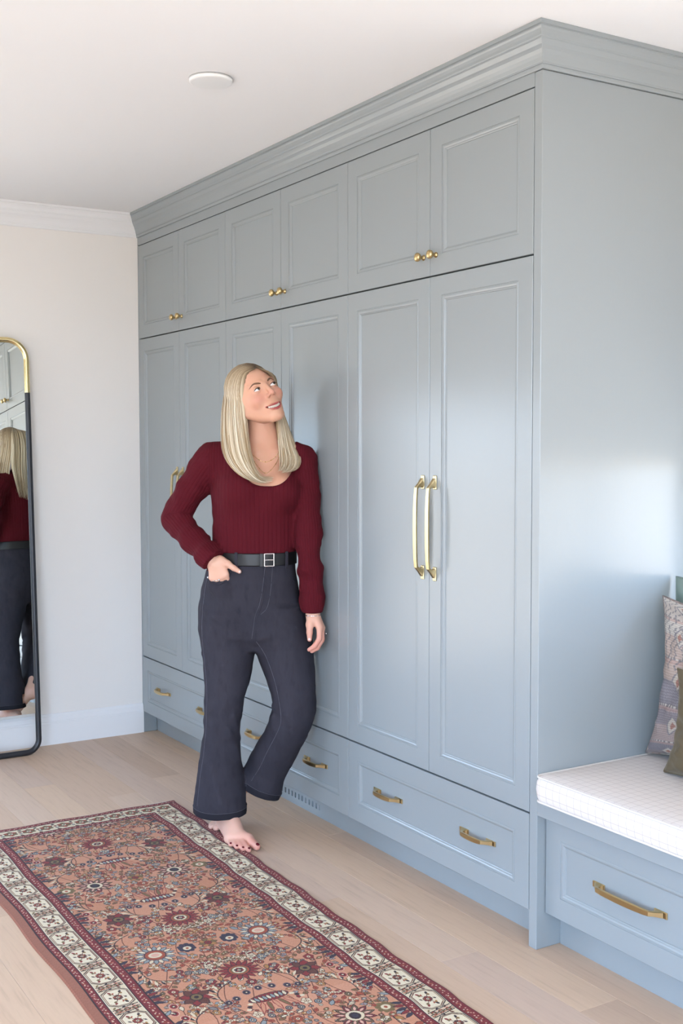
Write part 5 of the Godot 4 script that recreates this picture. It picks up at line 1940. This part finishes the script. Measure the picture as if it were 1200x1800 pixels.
# guide curves of the hair, from the parting to the ends, and how many locks lie between them
const HAIR := [
	{"n": 54, "w": 1.0, "g": [
		[Vector3(0.011, 1.626, 0.083), Vector3(-0.024, 1.610, 0.085), Vector3(-0.035, 1.572, 0.090), Vector3(-0.036, 1.524, 0.082), Vector3(-0.033, 1.470, 0.074), Vector3(-0.025, 1.408, 0.080), Vector3(-0.014, 1.340, 0.105), Vector3(0.003, 1.282, 0.135), Vector3(0.034, 1.246, 0.142), Vector3(0.071, 1.250, 0.138)],
		[Vector3(0.005, 1.631, 0.058), Vector3(-0.051, 1.606, 0.055), Vector3(-0.076, 1.545, 0.052), Vector3(-0.082, 1.466, 0.056), Vector3(-0.074, 1.388, 0.085), Vector3(-0.058, 1.321, 0.118), Vector3(-0.023, 1.269, 0.138), Vector3(0.021, 1.240, 0.142), Vector3(0.057, 1.236, 0.138)],
		[Vector3(-0.001, 1.635, 0.030), Vector3(-0.071, 1.615, 0.010), Vector3(-0.101, 1.567, -0.010), Vector3(-0.115, 1.498, -0.005), Vector3(-0.115, 1.428, 0.020), Vector3(-0.107, 1.359, 0.060), Vector3(-0.085, 1.307, 0.092), Vector3(-0.046, 1.267, 0.118), Vector3(0.001, 1.242, 0.132), Vector3(0.034, 1.236, 0.134)],
		[Vector3(-0.015, 1.635, 0.000), Vector3(-0.073, 1.617, -0.050), Vector3(-0.099, 1.566, -0.070), Vector3(-0.112, 1.490, -0.072), Vector3(-0.117, 1.409, -0.060), Vector3(-0.117, 1.349, -0.055), Vector3(-0.108, 1.299, -0.075), Vector3(-0.100, 1.258, -0.095)],
	]},
	{"n": 34, "w": 0.9, "g": [
		[Vector3(-0.000, 1.629, 0.062), Vector3(0.050, 1.616, 0.060), Vector3(0.067, 1.589, 0.020), Vector3(0.078, 1.528, -0.030), Vector3(0.084, 1.452, 0.010), Vector3(0.088, 1.378, 0.060), Vector3(0.094, 1.320, 0.095), Vector3(0.094, 1.287, 0.112), Vector3(0.087, 1.272, 0.115)],
		[Vector3(0.000, 1.634, 0.040), Vector3(0.058, 1.612, 0.025), Vector3(0.071, 1.581, -0.020), Vector3(0.083, 1.517, -0.050), Vector3(0.105, 1.432, 0.000), Vector3(0.127, 1.359, 0.050), Vector3(0.143, 1.312, 0.080), Vector3(0.131, 1.281, 0.100), Vector3(0.102, 1.268, 0.108)],
		[Vector3(-0.001, 1.636, 0.000), Vector3(0.061, 1.611, -0.015), Vector3(0.073, 1.567, -0.050), Vector3(0.088, 1.493, -0.060), Vector3(0.116, 1.419, -0.030), Vector3(0.141, 1.359, 0.015), Vector3(0.158, 1.314, 0.055), Vector3(0.151, 1.283, 0.080), Vector3(0.124, 1.268, 0.092)],
	]},
	{"n": 44, "w": 1.5, "g": [
		[Vector3(-0.015, 1.635, 0.000), Vector3(-0.073, 1.617, -0.050), Vector3(-0.100, 1.567, -0.075), Vector3(-0.111, 1.490, -0.080), Vector3(-0.113, 1.410, -0.080), Vector3(-0.111, 1.329, -0.095), Vector3(-0.101, 1.237, -0.108)],
		[Vector3(-0.019, 1.634, -0.030), Vector3(-0.048, 1.607, -0.090), Vector3(-0.059, 1.532, -0.115), Vector3(-0.061, 1.430, -0.112), Vector3(-0.060, 1.329, -0.112), Vector3(-0.055, 1.222, -0.118)],
		[Vector3(0.005, 1.633, -0.030), Vector3(0.006, 1.606, -0.100), Vector3(0.006, 1.532, -0.122), Vector3(0.006, 1.430, -0.118), Vector3(0.005, 1.328, -0.115), Vector3(0.008, 1.222, -0.118)],
		[Vector3(0.012, 1.634, -0.010), Vector3(0.068, 1.594, -0.070), Vector3(0.081, 1.521, -0.095), Vector3(0.084, 1.430, -0.092), Vector3(0.088, 1.328, -0.090), Vector3(0.092, 1.237, -0.095)],
	]},
]
